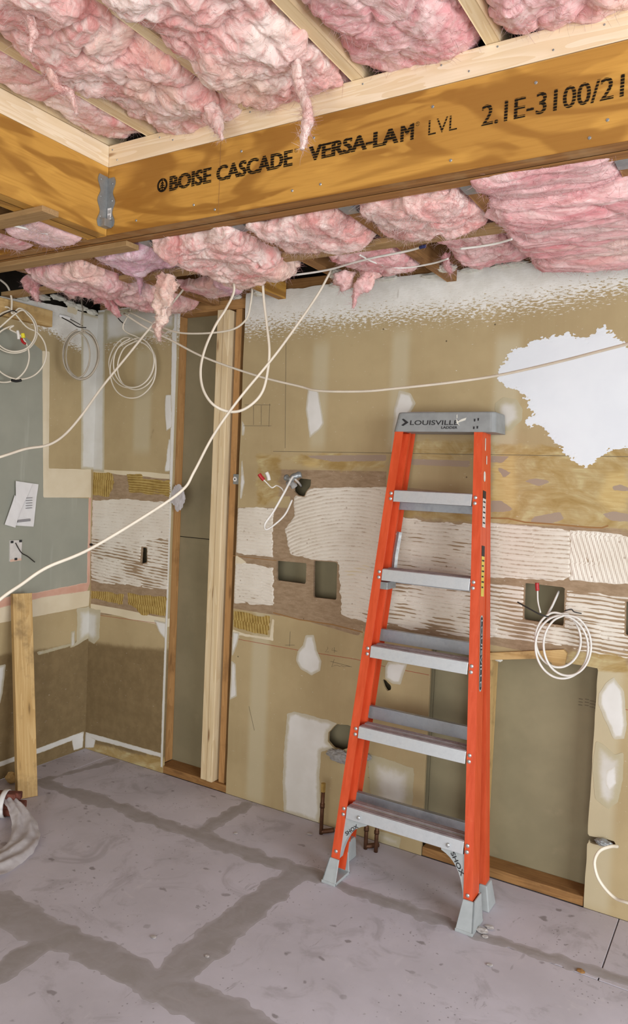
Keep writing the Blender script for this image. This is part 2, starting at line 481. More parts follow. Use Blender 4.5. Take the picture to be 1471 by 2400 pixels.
def mat_amberc():
    g = G('combed_amber_mastic'); p = g.geo(); r = g.attr('ridge')
    n = g.noise(g.map(p, (25, 25, 25)), 1, 4, 0.6)
    col = g.ramp(g.ma('ADD', g.ma('MULTIPLY', r, 0.5), g.ma('MULTIPLY', n, 0.6)), [(0.2, '6e5426'), (0.45, '927639'), (0.75, 'b59c5d')])
    return g.out(col, 0.45, 0, g.bump(n, 0.3, 0.001), 0.4)
M_AMBER = mat_amberc()
def mat_greyp():
    g = G('grey_green_paint'); p = g.geo(); n = g.noise(p, 3, 4); f = g.noise(p, 200, 2)
    col = g.mix(g.rng(n, 0.3, 0.7), '9a9a8c', '8f9083')
    s = g.noise(g.map(p, (3, 14, 1.0)), 1, 3, 0.6, 0.3); col = g.mix(g.rng(s, 0.58, 0.72, 0, 0.35), col, 'b1b1a5')
    return g.out(col, 0.75, 0, g.bump(f, 0.15, 0.0006), 0.25)
M_GREY = mat_greyp()
def mat_backing():
    g = G('inner_drywall_face'); p = g.geo(); n = g.noise(p, 3.5, 4, 0.6); n3 = g.noise(p, 9, 4, 0.6); f = g.noise(p, 220, 2)
    col = g.mix(g.rng(n, 0.3, 0.7), '8f8569', '837a60')
    col = g.mix(g.rng(n3, 0.6, 0.78, 0, 0.3), col, '9d9074')
    return g.out(col, 0.85, 0, g.bump(f, 0.15, 0.0006), 0.2)
M_BACK = mat_backing()
def mat_floor(name, c1, c2, sp=True, ly='c6c0c4'):
    g = G(name); p = g.geo()
    n = g.noise(p, 2.0, 5, 0.6); m = g.noise(p, 14, 5, 0.65); f = g.noise(p, 260, 2, 0.6)
    col = g.mix(g.rng(n, 0.3, 0.7), c1, c2)
    col = g.mix(g.rng(m, 0.5, 0.75, 0, 0.3), col, ly)
    if sp:
        w = g.n('ShaderNodeVectorMath', operation='ADD'); g.set(w.inputs[0], p)
        sc = g.n('ShaderNodeVectorMath', operation='SCALE'); g.set(sc.inputs[0], g.noisec(p, 20, 3)); sc.inputs['Scale'].default_value = 0.05
        g.set(w.inputs[1], sc.outputs[0])
        v = g.vor(g.map(w.outputs[0], (1, 1.5, 1)), 7.0, 1.0)
        dense = g.rng(g.noise(p, 1.3, 2), 0.35, 0.6, 0.15, 1.0)
        col = g.mix(g.ma('MULTIPLY', g.rng(v, 0.07, 0.13, 0.7, 0), dense), col, '77706f')
        v2 = g.vor(w.outputs[0], 19.0, 1.0)
        col = g.mix(g.ma('MULTIPLY', g.rng(v2, 0.08, 0.14, 0.55, 0), g.rng(g.noise(p, 2.3, 2), 0.48, 0.6)), col, '736c6c')
        v3 = g.vor(g.map(p, (1, 1, 1), (3, 5, 0)), 8.0, 1.0)
        col = g.mix(g.rng(v3, 0.02, 0.035, 0.8, 0), col, 'cfcac8')
    sm = g.noise(p, 4.5, 5, 0.65, 1.2); col = g.mix(g.rng(sm, 0.52, 0.68, 0, 0.35), col, '867f80')
    dz = g.noise(g.map(p, (18, 5, 1)), 1, 4, 0.6, 1.5); col = g.mix(g.rng(dz, 0.66, 0.72, 0, 0.4), col, '7a7374')
    pl = g.noise(p, 9, 4, 0.65, 0.8); col = g.mix(g.rng(pl, 0.6, 0.72, 0, 0.3), col, 'd2cdd0')
    sp_ = g.vor(p, 45.0, 1.0); col = g.mix(g.ma('MULTIPLY', g.rng(sp_, 0.1, 0.16, 0.6, 0), g.rng(g.noise(p, 3.1, 2), 0.5, 0.6)), col, '6f696a')
    scr = g.noise(g.map(p, (4, 30, 1)), 1, 3, 0.6, 1.0); col = g.mix(g.rng(scr, 0.66, 0.74, 0, 0.3), col, 'c3bcbc')
    h = g.ma('ADD', g.ma('MULTIPLY', f, 0.35), g.ma('MULTIPLY', m, 0.5))
    return g.out(col, 0.78, 0, g.bump(h, 0.3, 0.0012), 0.3)
M_FLOOR = mat_floor('dusty_grey_subfloor', 'c6c1ca', 'b7b2b9')
def mat_seam():
    g = G('floor_levelling_compound'); p = g.geo()
    st = g.noise(p, 7, 5, 0.65, 1.0); m = g.noise(p, 40, 4, 0.6)
    e = g.attr('edge')
    col = g.mix(g.rng(st, 0.35, 0.65), '97918f', 'a09a9b')
    col = g.mix(g.rng(m, 0.55, 0.75, 0, 0.4), col, 'a6a1a1')
    sk = g.noise(g.map(p, (6, 40, 1)), 1, 4, 0.6, 0.8); col = g.mix(g.rng(sk, 0.55, 0.75, 0, 0.4), col, 'aaa3a3')
    ee = g.ma('ADD', e, g.ma('MULTIPLY', g.ma('SUBTRACT', m, 0.5), 0.8)); col = g.mix(g.rng(ee, 0.0, 0.9, 0.75, 0), col, 'aca6aa')
    return g.out(col, 0.75, 0, g.bump(st, 0.3, 0.0015), 0.3)
M_SEAM = mat_seam()
def mat_insul(name, a, b, c):
    g = G(name); p = g.attr('fp', True)
    w = g.n('ShaderNodeVectorMath', operation='ADD'); g.set(w.inputs[0], p)
    sc = g.n('ShaderNodeVectorMath', operation='SCALE'); g.set(sc.inputs[0], g.noisec(p, 7, 3)); sc.inputs['Scale'].default_value = 0.16; g.set(w.inputs[1], sc.outputs[0])
    n = g.noise(w.outputs[0], 6, 4, 0.6, 0.6); n3 = g.noise(w.outputs[0], 17, 5, 0.65, 1.0)
    fib = g.noise(g.map(w.outputs[0], (26, 150, 70)), 1.0, 4, 0.7, 1.2); fib2 = g.noise(g.map(w.outputs[0], (120, 30, 120)), 1.0, 3, 0.7, 1.0)
    col = g.ramp(n, [(0.33, a), (0.47, b), (0.62, c)])
    col = g.mix(g.rng(n3, 0.46, 0.70, 0, 0.7), col, c)
    col = g.mix(g.rng(fib, 0.55, 0.75, 0, 0.45), col, 'f6e8e3')
    col = g.mix(g.rng(n3, 0.46, 0.32, 0, 0.6), col, a)
    dr = g.noise(p, 2.4, 3); col = g.mix(g.rng(dr, 0.5, 0.68, 0, 0.45), col, 'e3c7b0')
    h = g.ma('ADD', g.ma('MULTIPLY', n3, 0.7), g.ma('ADD', g.ma('MULTIPLY', fib, 0.6), g.ma('MULTIPLY', fib2, 0.35)))
    m = g.out(col, 0.95, 0, g.bump(h, 0.7, 0.009), 0.03)
    b = [x for x in g.t.nodes if x.type == 'BSDF_PRINCIPLED'][0]
    b.inputs['Subsurface Weight'].default_value = 0.6; b.inputs['Subsurface Radius'].default_value = (1.0, 0.7, 0.65); b.inputs['Subsurface Scale'].default_value = 0.012
    return m
M_INS = mat_insul('pink_fibreglass', 'd18d88', 'dfb0a9', 'ecd6ce')
M_INS2 = mat_insul('rose_fibreglass', 'cd878a', 'dba5a5', 'e8c9c5')
M_INS3 = mat_insul('lilac_fibreglass', 'cf9aab', 'ddb3bf', 'ead2d9')
M_CABLE = simple('ivory_cable_jacket', 'ddd3c0', 0.45, 0, 0.12, 14, 0.4, 0.05)
M_CABLEG = simple('dusty_cable_jacket', 'b5aa98', 0.55, 0, 0.25, 14, 0.3, 0.05)
M_BLACK = simple('black_rubber', '161515', 0.5)
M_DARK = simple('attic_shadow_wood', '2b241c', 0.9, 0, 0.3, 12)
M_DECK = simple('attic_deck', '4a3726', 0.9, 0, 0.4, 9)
def mat_orange():
    g = G('orange_fibreglass_rail'); p = g.geo()
    n = g.noise(g.map(p, (60, 60, 4)), 1, 3, 0.6); s = g.noise(p, 45, 4, 0.65, 0.5); f = g.noise(p, 320, 2)
    col = g.mix(g.rng(n, 0.3, 0.7), 'd0522c', 'c2461f')
    col = g.mix(g.rng(s, 0.6, 0.8, 0, 0.25), col, 'd97a5c')
    v = g.vor(p, 9, 1.0); col = g.mix(g.rng(v, 0.02, 0.035, 1, 0), col, 'e8dcd6')
    return g.out(col, 0.42, 0, g.bump(f, 0.12, 0.0006), 0.45)
M_ORANGE = mat_orange()
def mat_alu(name, c1, c2, rough, metal, dirt):
    g = G(name); p = g.geo()
    n = g.noise(p, 22, 5, 0.65); b = g.noise(g.map(p, (3, 120, 120)), 1, 3)
    col = g.mix(g.rng(n, 0.3, 0.7), c1, c2)
    col = g.mix(g.rng(g.noise(p, 50, 5, 0.7), 0.5, 0.75, 0, dirt), col, '6f6261')
    return g.out(col, g.rng(n, 0.3, 0.7, rough-.08, rough+.1), metal, g.bump(b, 0.15, 0.0006), 0.5)
M_ALU = mat_alu('aluminium_step', 'd3d6d8', 'c0c4c7', 0.38, 0.5, 0.1)
M_TREAD = mat_alu('dusty_tread', 'a5989a', '8c7f80', 0.6, 0.25, 0.55)
M_BRACE = mat_alu('aluminium_brace', 'aeb2b6', '989da3', 0.4, 0.6, 0.15)
M_GALV = mat_alu('galvanised_steel', '9fa3a3', '8a8f90', 0.45, 0.6, 0.1)
M_CAP = simple('grey_plastic', '8f9291', 0.55, 0, 0.15, 25, 0.4, 0.1)
M_FOOT = simple('light_grey_plastic', 'a6abab', 0.5, 0, 0.12, 25, 0.4, 0.1)
M_RIVET = simple('rivet_metal', 'c5c7c6', 0.35, 0.7, 0.05)
def mat_ink():
    g = G('stencil_ink'); p = g.obj()
    sx = g.n('ShaderNodeSeparateXYZ'); g.set(sx.inputs[0], p)
    jit = g.noise(p, 22, 2)
    s = g.ma('SINE', g.ma('ADD', g.ma('MULTIPLY', sx.outputs[1], 2*math.pi/0.0078), g.ma('MULTIPLY', jit, 1.5)))
    a = g.rng(g.ma('ADD', s, g.ma('MULTIPLY', g.ma('SUBTRACT', g.noise(p, 90, 3), 0.5), 1.4)), -0.95, -0.55, 0, 0.93)
    return g.out('1d1710', 0.8, 0, None, 0.1, alpha=a)
M_INK = mat_ink()
M_PRINT = simple('black_print', '2a2a2c', 0.6, 0, 0.1)
M_PAPER = simple('white_paper', 'dcdad8', 0.8, 0, 0.05, 12)
M_PAPERP = simple('paper_print', '8f8d8e', 0.8)
M_COPPER = simple('tarnished_copper', '6b4a35', 0.5, 0.6, 0.35, 40)
M_BRASS = simple('brass_cap', 'c0a05a', 0.4, 0.6, 0.2, 40)
M_RED = simple('red_wire_connector', 'a81f22', 0.4)
M_YEL = simple('yellow_wire_connector', 'e4d63a', 0.4)
M_WHITE = simple('white_wire', 'dedad2', 0.45)
M_PLAST = None
def mat_plastic():
    g = G('cloudy_plastic_film'); p = g.geo(); n = g.noise(p, 16, 4, 0.6, 0.6)
    col = g.mix(g.rng(n, 0.3, 0.7), 'cfc9ca', 'e0dcdc')
    return g.out(col, 0.35, 0, g.bump(n, 0.5, 0.006), 0.5, trans=0.4)
M_PLAST = mat_plastic()
M_BRICKISH = simple('red_brown_bundle', '7a4638', 0.85, 0, 0.5, 35)
M_FOIL = simple('crumpled_grey_foam', '9a9894', 0.8, 0, 0.3, 40)
M_CHALK = simple('red_chalk', 'a4553f', 0.9, 0, 0.2)
M_PENCIL = simple('pencil', '6f6450', 0.9, 0, 0.2)
M_SCRAP = simple('white_plaster', 'd6d4c8', 0.85, 0, 0.2, 40)
M_CHIP = simple('grey_chip', 'bdb6b2', 0.85, 0, 0.4, 40)
M_LBLY = simple('yellow_label', 'd3bd57', 0.5)
M_LBLW = simple('white_label', 'cfcac4', 0.5)
M_TIE = simple('black_tie', '201a18', 0.5)

# ------------------------------------------------------------------ the setting: floor
tag(mk('floor', *box_geo((-0.13, -4.6, -0.08), (4.6, 0.13, -0.013)), M_FLOOR, origin=(0, 0, -0.013)), kind='structure')
FLOOR = bpy.data.objects['floor']
rows = [(-0.417, 0.0, [0.0, 0.19, 1.178, 2.87, 4.6]), (-1.25, -0.417, [0.0, 1.712, 3.3, 4.6]), (-2.1, -1.25, [0.0, 1.262, 2.6, 4.6]), (-3.3, -2.1, [0.0, 1.9, 3.2, 4.6]), (-4.6, -3.3, [0.0, 1.3, 2.6, 4.6])]
for y0, y1, xs in rows:
    for a, b in zip(xs[:-1], xs[1:]):
        v, f = box_geo((a+.002, y0+.002, -0.013), (b-.002, y1-.002, 0.0), 0.0015)
        mk('floor_sheet', v, f, M_FLOOR, FLOOR)
SEAMS = [([(0.2, -0.45), (0.77, -0.425), (1.29, -0.43), (1.83, -0.41)], 0.052, 1, 0.028), ([(1.83, -0.41), (2.47, -0.405), (2.95, -0.37), (4.4, -0.36)], 0.028, 2, 0.016),
         ([(0.05, -1.28), (0.96, -1.257), (1.2, -1.262), (1.55, -1.245), (2.02, -1.237), (2.7, -1.24), (3.6, -1.25)], 0.072, 3, 0.045), ([(1.708, -0.43), (1.712, -0.72), (1.713, -1.02), (1.722, -1.22)], 0.07, 4, 0.05),
         ([(0.175, -0.44), (0.27, -0.05)], 0.032, 5, 0.02), ([(1.178, -0.36), (1.179, -0.05)], 0.036, 6, 0.03), ([(1.27, -2.0), (1.26, -1.29)], 0.05, 7, 0.03)]
def seam_field(U, V):
    r = np.full(U.shape, -9.0)
    for pts, w, seed, rough in SEAMS:
        d = np.full(U.shape, 9.0)
        for a, b in zip(pts[:-1], pts[1:]):
            ex, ey = b[0]-a[0], b[1]-a[1]; t = np.clip(((U-a[0])*ex+(V-a[1])*ey)/(ex*ex+ey*ey), 0, 1)
            d = np.minimum(d, np.hypot(U-a[0]-ex*t, V-a[1]-ey*t))
        r = np.maximum(r, w-d)
    return r+0.03*n2(U, V, 3, o=2, seed=3)+0.042*n2(U, V, 15, o=5, seed=4)
sheet('seam_compound', M_SEAM, 'floor', 0.003, 4.45, -2.05, -0.003, 0.0105, seam_field, lambda u, v: 0.0003+0.0009*sstep(0, 0.05, seam_field(u, v)), -0.0005, FLOOR, {'edge': lambda u, v: sstep(0, 0.022, seam_field(u, v))})

# ------------------------------------------------------------------ the setting: back wall
XO0, XO1 = 0.592, 1.0135       # open stud bay
BX0, BX1, BZ1 = 2.07, 2.741, 0.925
HOLES = [[(1.2625,1.199),(1.4304,1.2028),(1.4307,1.1045),(1.2671,1.105)], [(1.4692,1.2184),(1.5941,1.2224),(1.5984,1.0505),(1.4755,1.0476)], [(2.4491,1.2221),(2.6025,1.2207),(2.6061,1.0715),(2.4522,1.0756)], [(2.8259,1.1933),(2.9176,1.192),(2.9223,1.0637),(2.8301,1.0692)]]
RAG = [[(1.3461,1.5641),(1.3683,1.5971),(1.4364,1.5936),(1.4334,1.5618),(1.4134,1.5411),(1.4031,1.5127),(1.3627,1.5187),(1.3403,1.5377)], [(0.3874,1.1883),(0.4247,1.1891),(0.4281,1.1113),(0.3852,1.0979)],
       [(1.8463,0.7278),(1.8629,0.7288),(1.8738,0.7175),(1.8908,0.7092),(1.8897,0.69),(1.8696,0.6787),(1.8537,0.7043)], [(1.5892,0.4354),(1.6319,0.4823),(1.6937,0.4893),(1.7648,0.4615),(1.7713,0.4182),(1.6601,0.3676),(1.6174,0.3699),(1.5869,0.391)], [(2.7429,0.2823),(2.8379,0.2868),(2.8436,0.2672),(2.8245,0.2566),(2.7476,0.2554)]]
WTOP = 2.478
def wall_field(U, V):
    f = np.minimum(box_sd(U, V, -1, 9, -1, WTOP+0.012*n2(U, V*0, 7, o=4, seed=3)+0.006), 9)
    f = np.minimum(f, -box_sd(U, V, XO0, XO1+0.006*(V/2.48)+0.004*n2(U*0, V, 5, o=2, seed=4), -1, 9))
    f = np.minimum(f, -box_sd(U, V, BX0, BX1+0.003*n2(U*0, V, 8, o=2, seed=6), -1, BZ1+0.01*n2(U, V*0, 6, o=2, seed=5)))
    for h in HOLES: f = np.minimum(f, -sd_poly(U, V, h)+0.0015*n2(U, V, 60, seed=7))
    for h in RAG: f = np.minimum(f, -sd_poly(U, V, h)+0.004*n2(U, V, 55, seed=8))
    return f
def ipx(pts):
    P = np.array(sorted(pts)); return lambda u: np.interp(u, P[:, 0], P[:, 1])
sp_lo = ipx([(0.045,2.2268),(0.5749,2.2462),(1.0361,2.2282),(1.7355,2.2469),(2.2547,2.2352),(2.5389,2.2573),(2.7682,2.292)])
sp_hi = ipx([(0.0374,2.4037),(0.5686,2.385),(1.0287,2.3814),(1.729,2.3718),(2.2471,2.3724),(2.5315,2.3877),(2.7617,2.4046)])
def pm(polys, soft):
    def fn(u, v):
        r = np.zeros(u.shape)
        for p in polys: r = np.maximum(r, sstep(-soft, soft, sd_poly(u, v, p)))
        return r
    return fn
def a_spray(u, v): return np.clip((v-sp_lo(u)+0.02)/(sp_hi(u)-sp_lo(u)+0.05), 0, 1.6)
def vband(xc, hw, z0, z1):
    return lambda u, v: sstep(-0.02, 0.02, hw-np.abs(u-xc))*sstep(z0-.04, z0+.04, v)*sstep(z1+.04, z1-.04, v)
bands = [vband(1.46, 0.04, 1.74, 2.22), vband(1.19, 0.05, 0.0, 1.10), vband(1.86, 0.04, 1.74, 2.25), vband(2.33, 0.05, 1.75, 2.2), vband(0.36, 0.06, 1.7, 2.25), vband(2.78, 0.05, 0, .95)]
def a_tape(u, v):
    r = np.zeros(u.shape)
    for b in bands: r = np.maximum(r, b(u, v))
    return r
AMB = [[(2.2803,1.7709),(2.7989,1.762),(2.8223,1.4599),(2.7094,1.463),(2.552,1.4569),(2.2976,1.4565)], [(1.7405,0.9293),(2.0462,0.951),(2.3253,0.9534),(2.3285,0.8959),(2.0484,0.9109),(1.7427,0.8872)], [(1.2429,1.6962),(1.5237,1.7219),(1.816,1.6995),(1.8082,1.6526),(1.5951,1.6364),(1.3652,1.659)],
       [(1.8627,1.7838),(2.2082,1.7786),(2.2074,1.7262),(2.0454,1.6869),(1.8657,1.7284)], [(1.1178,1.7038),(1.2665,1.713),(1.2666,1.4631),(1.1298,1.4555)], [(1.8682,1.4874),(2.224,1.4903),(2.2232,1.4375),(1.8707,1.441)], [(1.0126,0.9237),(1.2388,0.926),(1.2357,0.8363),(1.0191,0.8433)], [(2.627,0.9863),(2.8432,0.9959),(2.8474,0.9245),(2.6307,0.9203)]]
AMB += [[(-0.0338,0.0394),(0.6029,0.0763),(0.6005,-0.0049),(-0.0307,-0.0347)]]
TORN = [[(1.2213,1.6345),(1.819,1.6436),(1.8234,1.5597),(1.2278,1.5019)], [(1.2304,1.4508),(1.3276,1.4564),(1.3635,1.2166),(1.2424,1.2053)], [(0.9992,1.204),(1.242,1.2135),(1.6144,1.2594),(1.6283,0.9877),(1.7397,0.9446),(1.7203,0.9032),(1.4012,0.9375),(0.9987,0.9369)], [(1.8633,1.5801),(2.2201,1.5603),(2.2273,1.429),(1.8707,1.441)],
        [(2.289,1.4507),(2.8162,1.4626),(2.8455,0.9563),(2.6293,0.945),(2.3163,0.9555)], [(1.7353,1.4418),(2.2268,1.4377),(2.2547,0.9283),(1.7407,0.9255)], [(1.3226,1.5571),(1.8327,1.5788),(1.803,0.9535),(1.3527,0.9514)], [(0.9959,1.4374),(1.2304,1.4508),(1.2541,0.9694),(0.9982,0.9476)], [(-0.0185,1.5723),(0.5696,1.5921),(0.5802,0.8383),(0.0153,0.7753)]]
CREAM = [[(-0.0197,1.6011),(0.5815,1.5903),(0.5827,1.5635),(-0.0189,1.5819)], [(0.0092,0.8379),(0.5955,0.829),(0.5976,0.784),(0.0108,0.7991)]]
PEEL = [[(2.2829,1.7226),(2.3564,1.7207),(2.3284,1.6944),(2.2844,1.6967)], [(2.307,1.6697),(2.326,1.6755),(2.3705,1.6546),(2.3403,1.6365),(2.3254,1.6548)], [(2.293,1.5395),(2.3368,1.5418),(2.3889,1.5087),(2.3445,1.4975),(2.2955,1.4946)], [(2.4181,1.6274),(2.4679,1.6377),(2.5293,1.6284),(2.4812,1.6064)],
        [(2.4729,1.4884),(2.5683,1.511),(2.5859,1.484),(2.5274,1.4602),(2.4524,1.4652)], [(2.7536,1.618),(2.7815,1.6272),(2.8134,1.6127),(2.814,1.6032),(2.7575,1.6038)], [(2.722,1.5106),(2.759,1.5257),(2.8263,1.5171),(2.8278,1.4904),(2.7611,1.4891)], [(1.363,1.7029),(1.8152,1.7163),(1.8165,1.6902),(1.5484,1.6796)], [(1.8873,1.7012),(2.1943,1.6996),(2.1958,1.6733),(1.8886,1.6773)]]
GOLD = [[(2.2831,1.7191),(2.3783,1.7297),(2.3986,1.5178),(2.2936,1.5292)], [(2.7359,1.6652),(2.8453,1.6924),(2.8553,1.5205),(2.7512,1.53),(2.7034,1.5676)], [(1.3926,1.6757),(1.4689,1.6815),(1.4702,1.6107),(1.3913,1.6079)]]
a_gold = pm(GOLD, 0.02); a_peel = pm(PEEL, 0.012)
a_amber = pm(AMB, 0.045); a_torn = pm(TORN, 0.012); a_cream = pm(CREAM, 0.003)
DARKB = [(-0.0581,0.6178),(0.3106,0.6375),(0.6029,0.6667),(0.6158,0.0563),(-0.0333,0.0271)]
dk_b = pm([DARKB], 0.06)
WB = tag(sheet('wall_back', M_WALL, 'back', 0.0, 3.7, 0.0, 2.52, 0.008, wall_field, 0.0, -0.0127, None,
      {'spray': a_spray, 'tape': a_tape, 'amber': a_amber, 'torn': a_torn, 'dark': lambda u, v: 0.9*dk_b(u, v), 'cream': a_cream, 'gold': a_gold, 'peel': a_peel}, origin=(0, 0, 0)), kind='structure')
# the far face of the wall cavity (the next room's drywall), seen through every opening
for a, b in ((-0.05, 0.80), (0.80, 2.05), (2.05, 3.7)):
    mk('inner_drywall', *box_geo((a+.001, 0.103, -0.01), (b-.001, 0.116, 1.255)), M_BACK, WB)
    mk('inner_drywall', *box_geo((a+.001, 0.103, 1.259), (b-.001, 0.116, 2.52)), M_BACK, WB)
mk('inner_seam_tape', *box_geo((0.6, 0.1015, 1.225), (1.02, 0.103, 1.25), 0.0005), M_BACK, WB)

def patch(name, mat, frame, poly, seed, rough=0.006, fs=18, soft=0.03, h=0.0008, cell=0.006, parent=WB, holes=True, ani=None, rnd=0.0):
    P = np.array(poly); lo = P.min(0)-0.03; hi = P.max(0)+0.03
    if frame == 'back': lo = np.maximum(lo, (0.001, 0.001))
    if frame == 'left': lo[1] = max(lo[1], 0.001); hi[0] = min(hi[0], -0.001)
    fu, fv = (fs, fs) if ani is None else ani
    def fld(U, V):
        s = sd_poly(U, V, poly)+rnd+rough*n2(U, V, fu, fv, 4, seed)+(0.4 if rough < .02 else 0.9)*rough*n2(U, V, fu*4, fv*4, 2, seed+2)
        if holes and frame == 'back': s = np.minimum(s, wall_field(U, V)-0.002)
        return s
    return sheet(name, mat, frame, lo[0], hi[0], lo[1], hi[1], cell, fld, lambda u, v: h*(0.5+0.5*sstep(0, 0.02, fld(u, v)))+0.00012*(seed % 9), 0.0, parent,
                 {'edge': lambda u, v: sstep(0, soft, fld(u, v))})
# white joint-compound patches
MUDS = [([(1.3989,2.0163),(1.4522,2.011),(1.472,1.9364),(1.4921,1.8543),(1.4686,1.8229),(1.4175,1.7852),(1.4078,1.8385),(1.3898,1.9177)], M_MUD, .003, .02), ([(1.8617,1.9956),(1.9165,1.9816),(1.9425,1.9393),(1.917,1.8977),(1.8598,1.8392),(1.8474,1.7281),(1.837,1.7316),(1.8417,1.9131)], M_MUD, .003, .03),
  ([(2.2889,1.9343),(2.3224,1.9593),(2.3746,1.9499),(2.4024,1.9074),(2.3997,1.8653),(2.3559,1.8229),(2.3042,1.8158),(2.2922,1.8742)], M_MUDT, .006, .05),
  ([(1.4426,0.8665),(1.4867,0.873),(1.5088,0.8022),(1.5341,0.7563),(1.5295,0.7116),(1.4847,0.6818),(1.4249,0.7018),(1.3946,0.7374),(1.4041,0.7858),(1.431,0.8163)], M_MUD, .003, .03), ([(1.873,0.8122),(1.9641,0.8216),(1.9488,0.7685),(1.9352,0.7191),(1.8985,0.7181),(1.8605,0.7341),(1.8598,0.7872)], M_MUD, .003, .03),
  ([(1.0069,0.8201),(1.0623,0.8238),(1.0494,0.7621),(1.0258,0.7027),(1.0051,0.6908)], M_MUD, .004, .02), ([(1.011,0.6788),(1.0437,0.6627),(1.0593,0.5024),(1.0101,0.4736)], M_MUD, .003, .02), ([(1.0297,1.7167),(1.0551,1.5666),(1.0408,1.4863),(1.0308,1.4773)], M_MUD, .003, .015), ([(1.025,1.8693),(1.0446,1.838),(1.0415,1.7963),(1.0261,1.792)], M_MUD, .003, .015),
  ([(1.3569,0.4764),(1.3995,0.4952),(1.5175,0.4926),(1.6317,0.4862),(1.6563,0.4419),(1.6378,0.3685),(1.5532,0.3352),(1.5509,0.1976),(1.5648,0.0597),(1.5542,-0.0041),(1.3636,-0.0011),(1.3489,0.1472),(1.3504,0.3137),(1.356,0.3977)], M_MUD, .007, .045),
  ([(1.7945,0.3846),(2.0181,0.3704),(2.021,0.2398),(2.0044,0.0615),(1.8484,0.0842),(1.8156,0.2248)], M_MUDT, .008, .09), ([(1.8606,0.0527),(1.9746,0.051),(1.9673,-0.0027),(1.8589,0.0038)], M_MUDT, .006, .05),
  ([(2.7516,0.8344),(2.7735,0.8792),(2.7994,0.9033),(2.8378,0.8586),(2.854,0.7329),(2.8481,0.6817),(2.8128,0.6707),(2.7736,0.7455),(2.7509,0.7933)], M_MUD, .004, .03),
  ([(2.7497,0.6535),(2.7874,0.6373),(2.819,0.6151),(2.8509,0.6322),(2.8513,0.5221),(2.8412,0.4382),(2.8085,0.4032),(2.7609,0.4301),(2.7435,0.5448)], M_MUDT, .004, .05), ([(2.78,0.5536),(2.8349,0.5993),(2.8434,0.5039),(2.8135,0.4472),(2.7807,0.488)], M_MUD, .003, .04),
  ([(0.5212,2.0046),(0.5626,2.0038),(0.5761,1.8373),(0.5358,1.8149),(0.5188,1.9266)], M_MUD, .004, .012), ([(0.5526,1.7704),(0.5909,1.7708),(0.5897,1.6039),(0.5335,1.6021)], M_MUD, .006, .012), ([(0.4908,0.8103),(0.5877,0.8053),(0.5859,0.7141),(0.5395,0.7415)], M_MUD, .004, .02),
  ([(2.7616,1.9982),(2.804,2.0283),(2.8099,1.9501),(2.7717,1.9508)], M_MUD, .004, .02), ([(1.0236,0.861),(1.0878,0.836),(1.2411,0.8288),(1.2438,0.8749),(1.2566,0.9181),(1.2616,0.8152),(1.0211,0.8007)], M_CREAM, .004, .01)]
for k, (p, m, r, s) in enumerate(MUDS[:-2]): patch('mud_patch', m, 'back', p, 20+k, r, 22, s)
patch('white_strip', M_CREAM, 'back', [(1.017,0.8322),(1.0964,0.8202),(1.2413,0.8247),(1.2446,0.8584),(1.2517,0.9174),(1.2617,0.9146),(1.2618,0.8111),(1.0181,0.8088)], 60, .004, 30, .01)
# the corner's wide taped joint, upper and lower
patch('corner_tape', M_TAPE, 'back', [(-.1, 1.585), (.086, 1.583), (.056, 2.47), (-.1, 2.47)], 41, .003, 6, .03, 0.0012)
patch('corner_tape', M_TAPE, 'back', [(-.1, .815), (.09, .808), (.087, .65), (.05, .61), (-.1, .66)], 42, .006, 12, .07, 0.0012)
patch('inside_edge_filler', M_MUD, 'back', [(0.5478,2.4568),(0.5829,2.454),(0.5944,1.9479),(0.5914,1.5036),(0.6,1.0556),(0.5961,0.4878),(0.596,0.0286),(0.5749,0.0281),(0.5723,0.4836),(0.5764,1.0531),(0.5686,1.6144)], 43, .003, 30, .008)
patch('header_filler', M_MUDT, 'back', [(0.0542,2.4775),(0.5706,2.4682),(0.5764,2.3406),(0.331,2.3157),(0.0621,2.2942)], 44, .006, 12, .05)
# bare white roller paint at the right
PR = [(2.2896,2.0489),(2.3467,2.145),(2.4423,2.1815),(2.5264,2.1963),(2.5663,2.1954),(2.6225,2.1727),(2.692,2.2177),(2.7292,2.1727),(2.7907,2.1301),(2.9042,2.1471),(2.9687,1.9925),(2.924,1.8101),(2.8114,1.7732),(2.7384,1.7514),(2.6536,1.6819),(2.5545,1.7547),(2.516,1.8071),(2.4677,1.8484),(2.4317,1.835),(2.4103,1.8568),(2.4416,1.8986),(2.417,1.9492),(2.381,1.9886),(2.3201,2.002)]
patch('white_primer', M_PRIMER, 'back', PR, 50, .024, 34, .012, 0.0009, 0.004, ani=(22, 40))
# joint line and pencil / chalk marks
def strip(name, mat, frame, pts, w, h=0.0006, parent=WB):
    V = []; Fc = []
    P = np.array(pts); T = np.gradient(P, axis=0); N = np.stack([-T[:, 1], T[:, 0]], 1); N /= np.linalg.norm(N, axis=1)[:, None]
    a = P+N*w/2; b = P-N*w/2; n = len(P)
    pts3 = np.concatenate([FR[frame](q[:, 0], q[:, 1], np.full(n, hh)) for hh in (h, 0.0) for q in (a, b)])
    for i in range(n-1):
        Fc += [(n+i, n+i+1, i+1, i), (i, i+1, 2*n+i+1, 2*n+i), (3*n+i, 3*n+i+1, n+i+1, n+i)]
    Fc += [(0, 2*n, 3*n, n), (n-1, 2*n-1, 4*n-1, 3*n-1)]
    return mk(name, pts3, Fc, mat, parent)
strip('drywall_joint', M_PENCIL, 'back', [(1.2171,1.7201),(1.5906,1.7232),(1.8374,1.7242),(2.1929,1.7259),(2.5367,1.728),(2.8719,1.7305)], 0.0022)
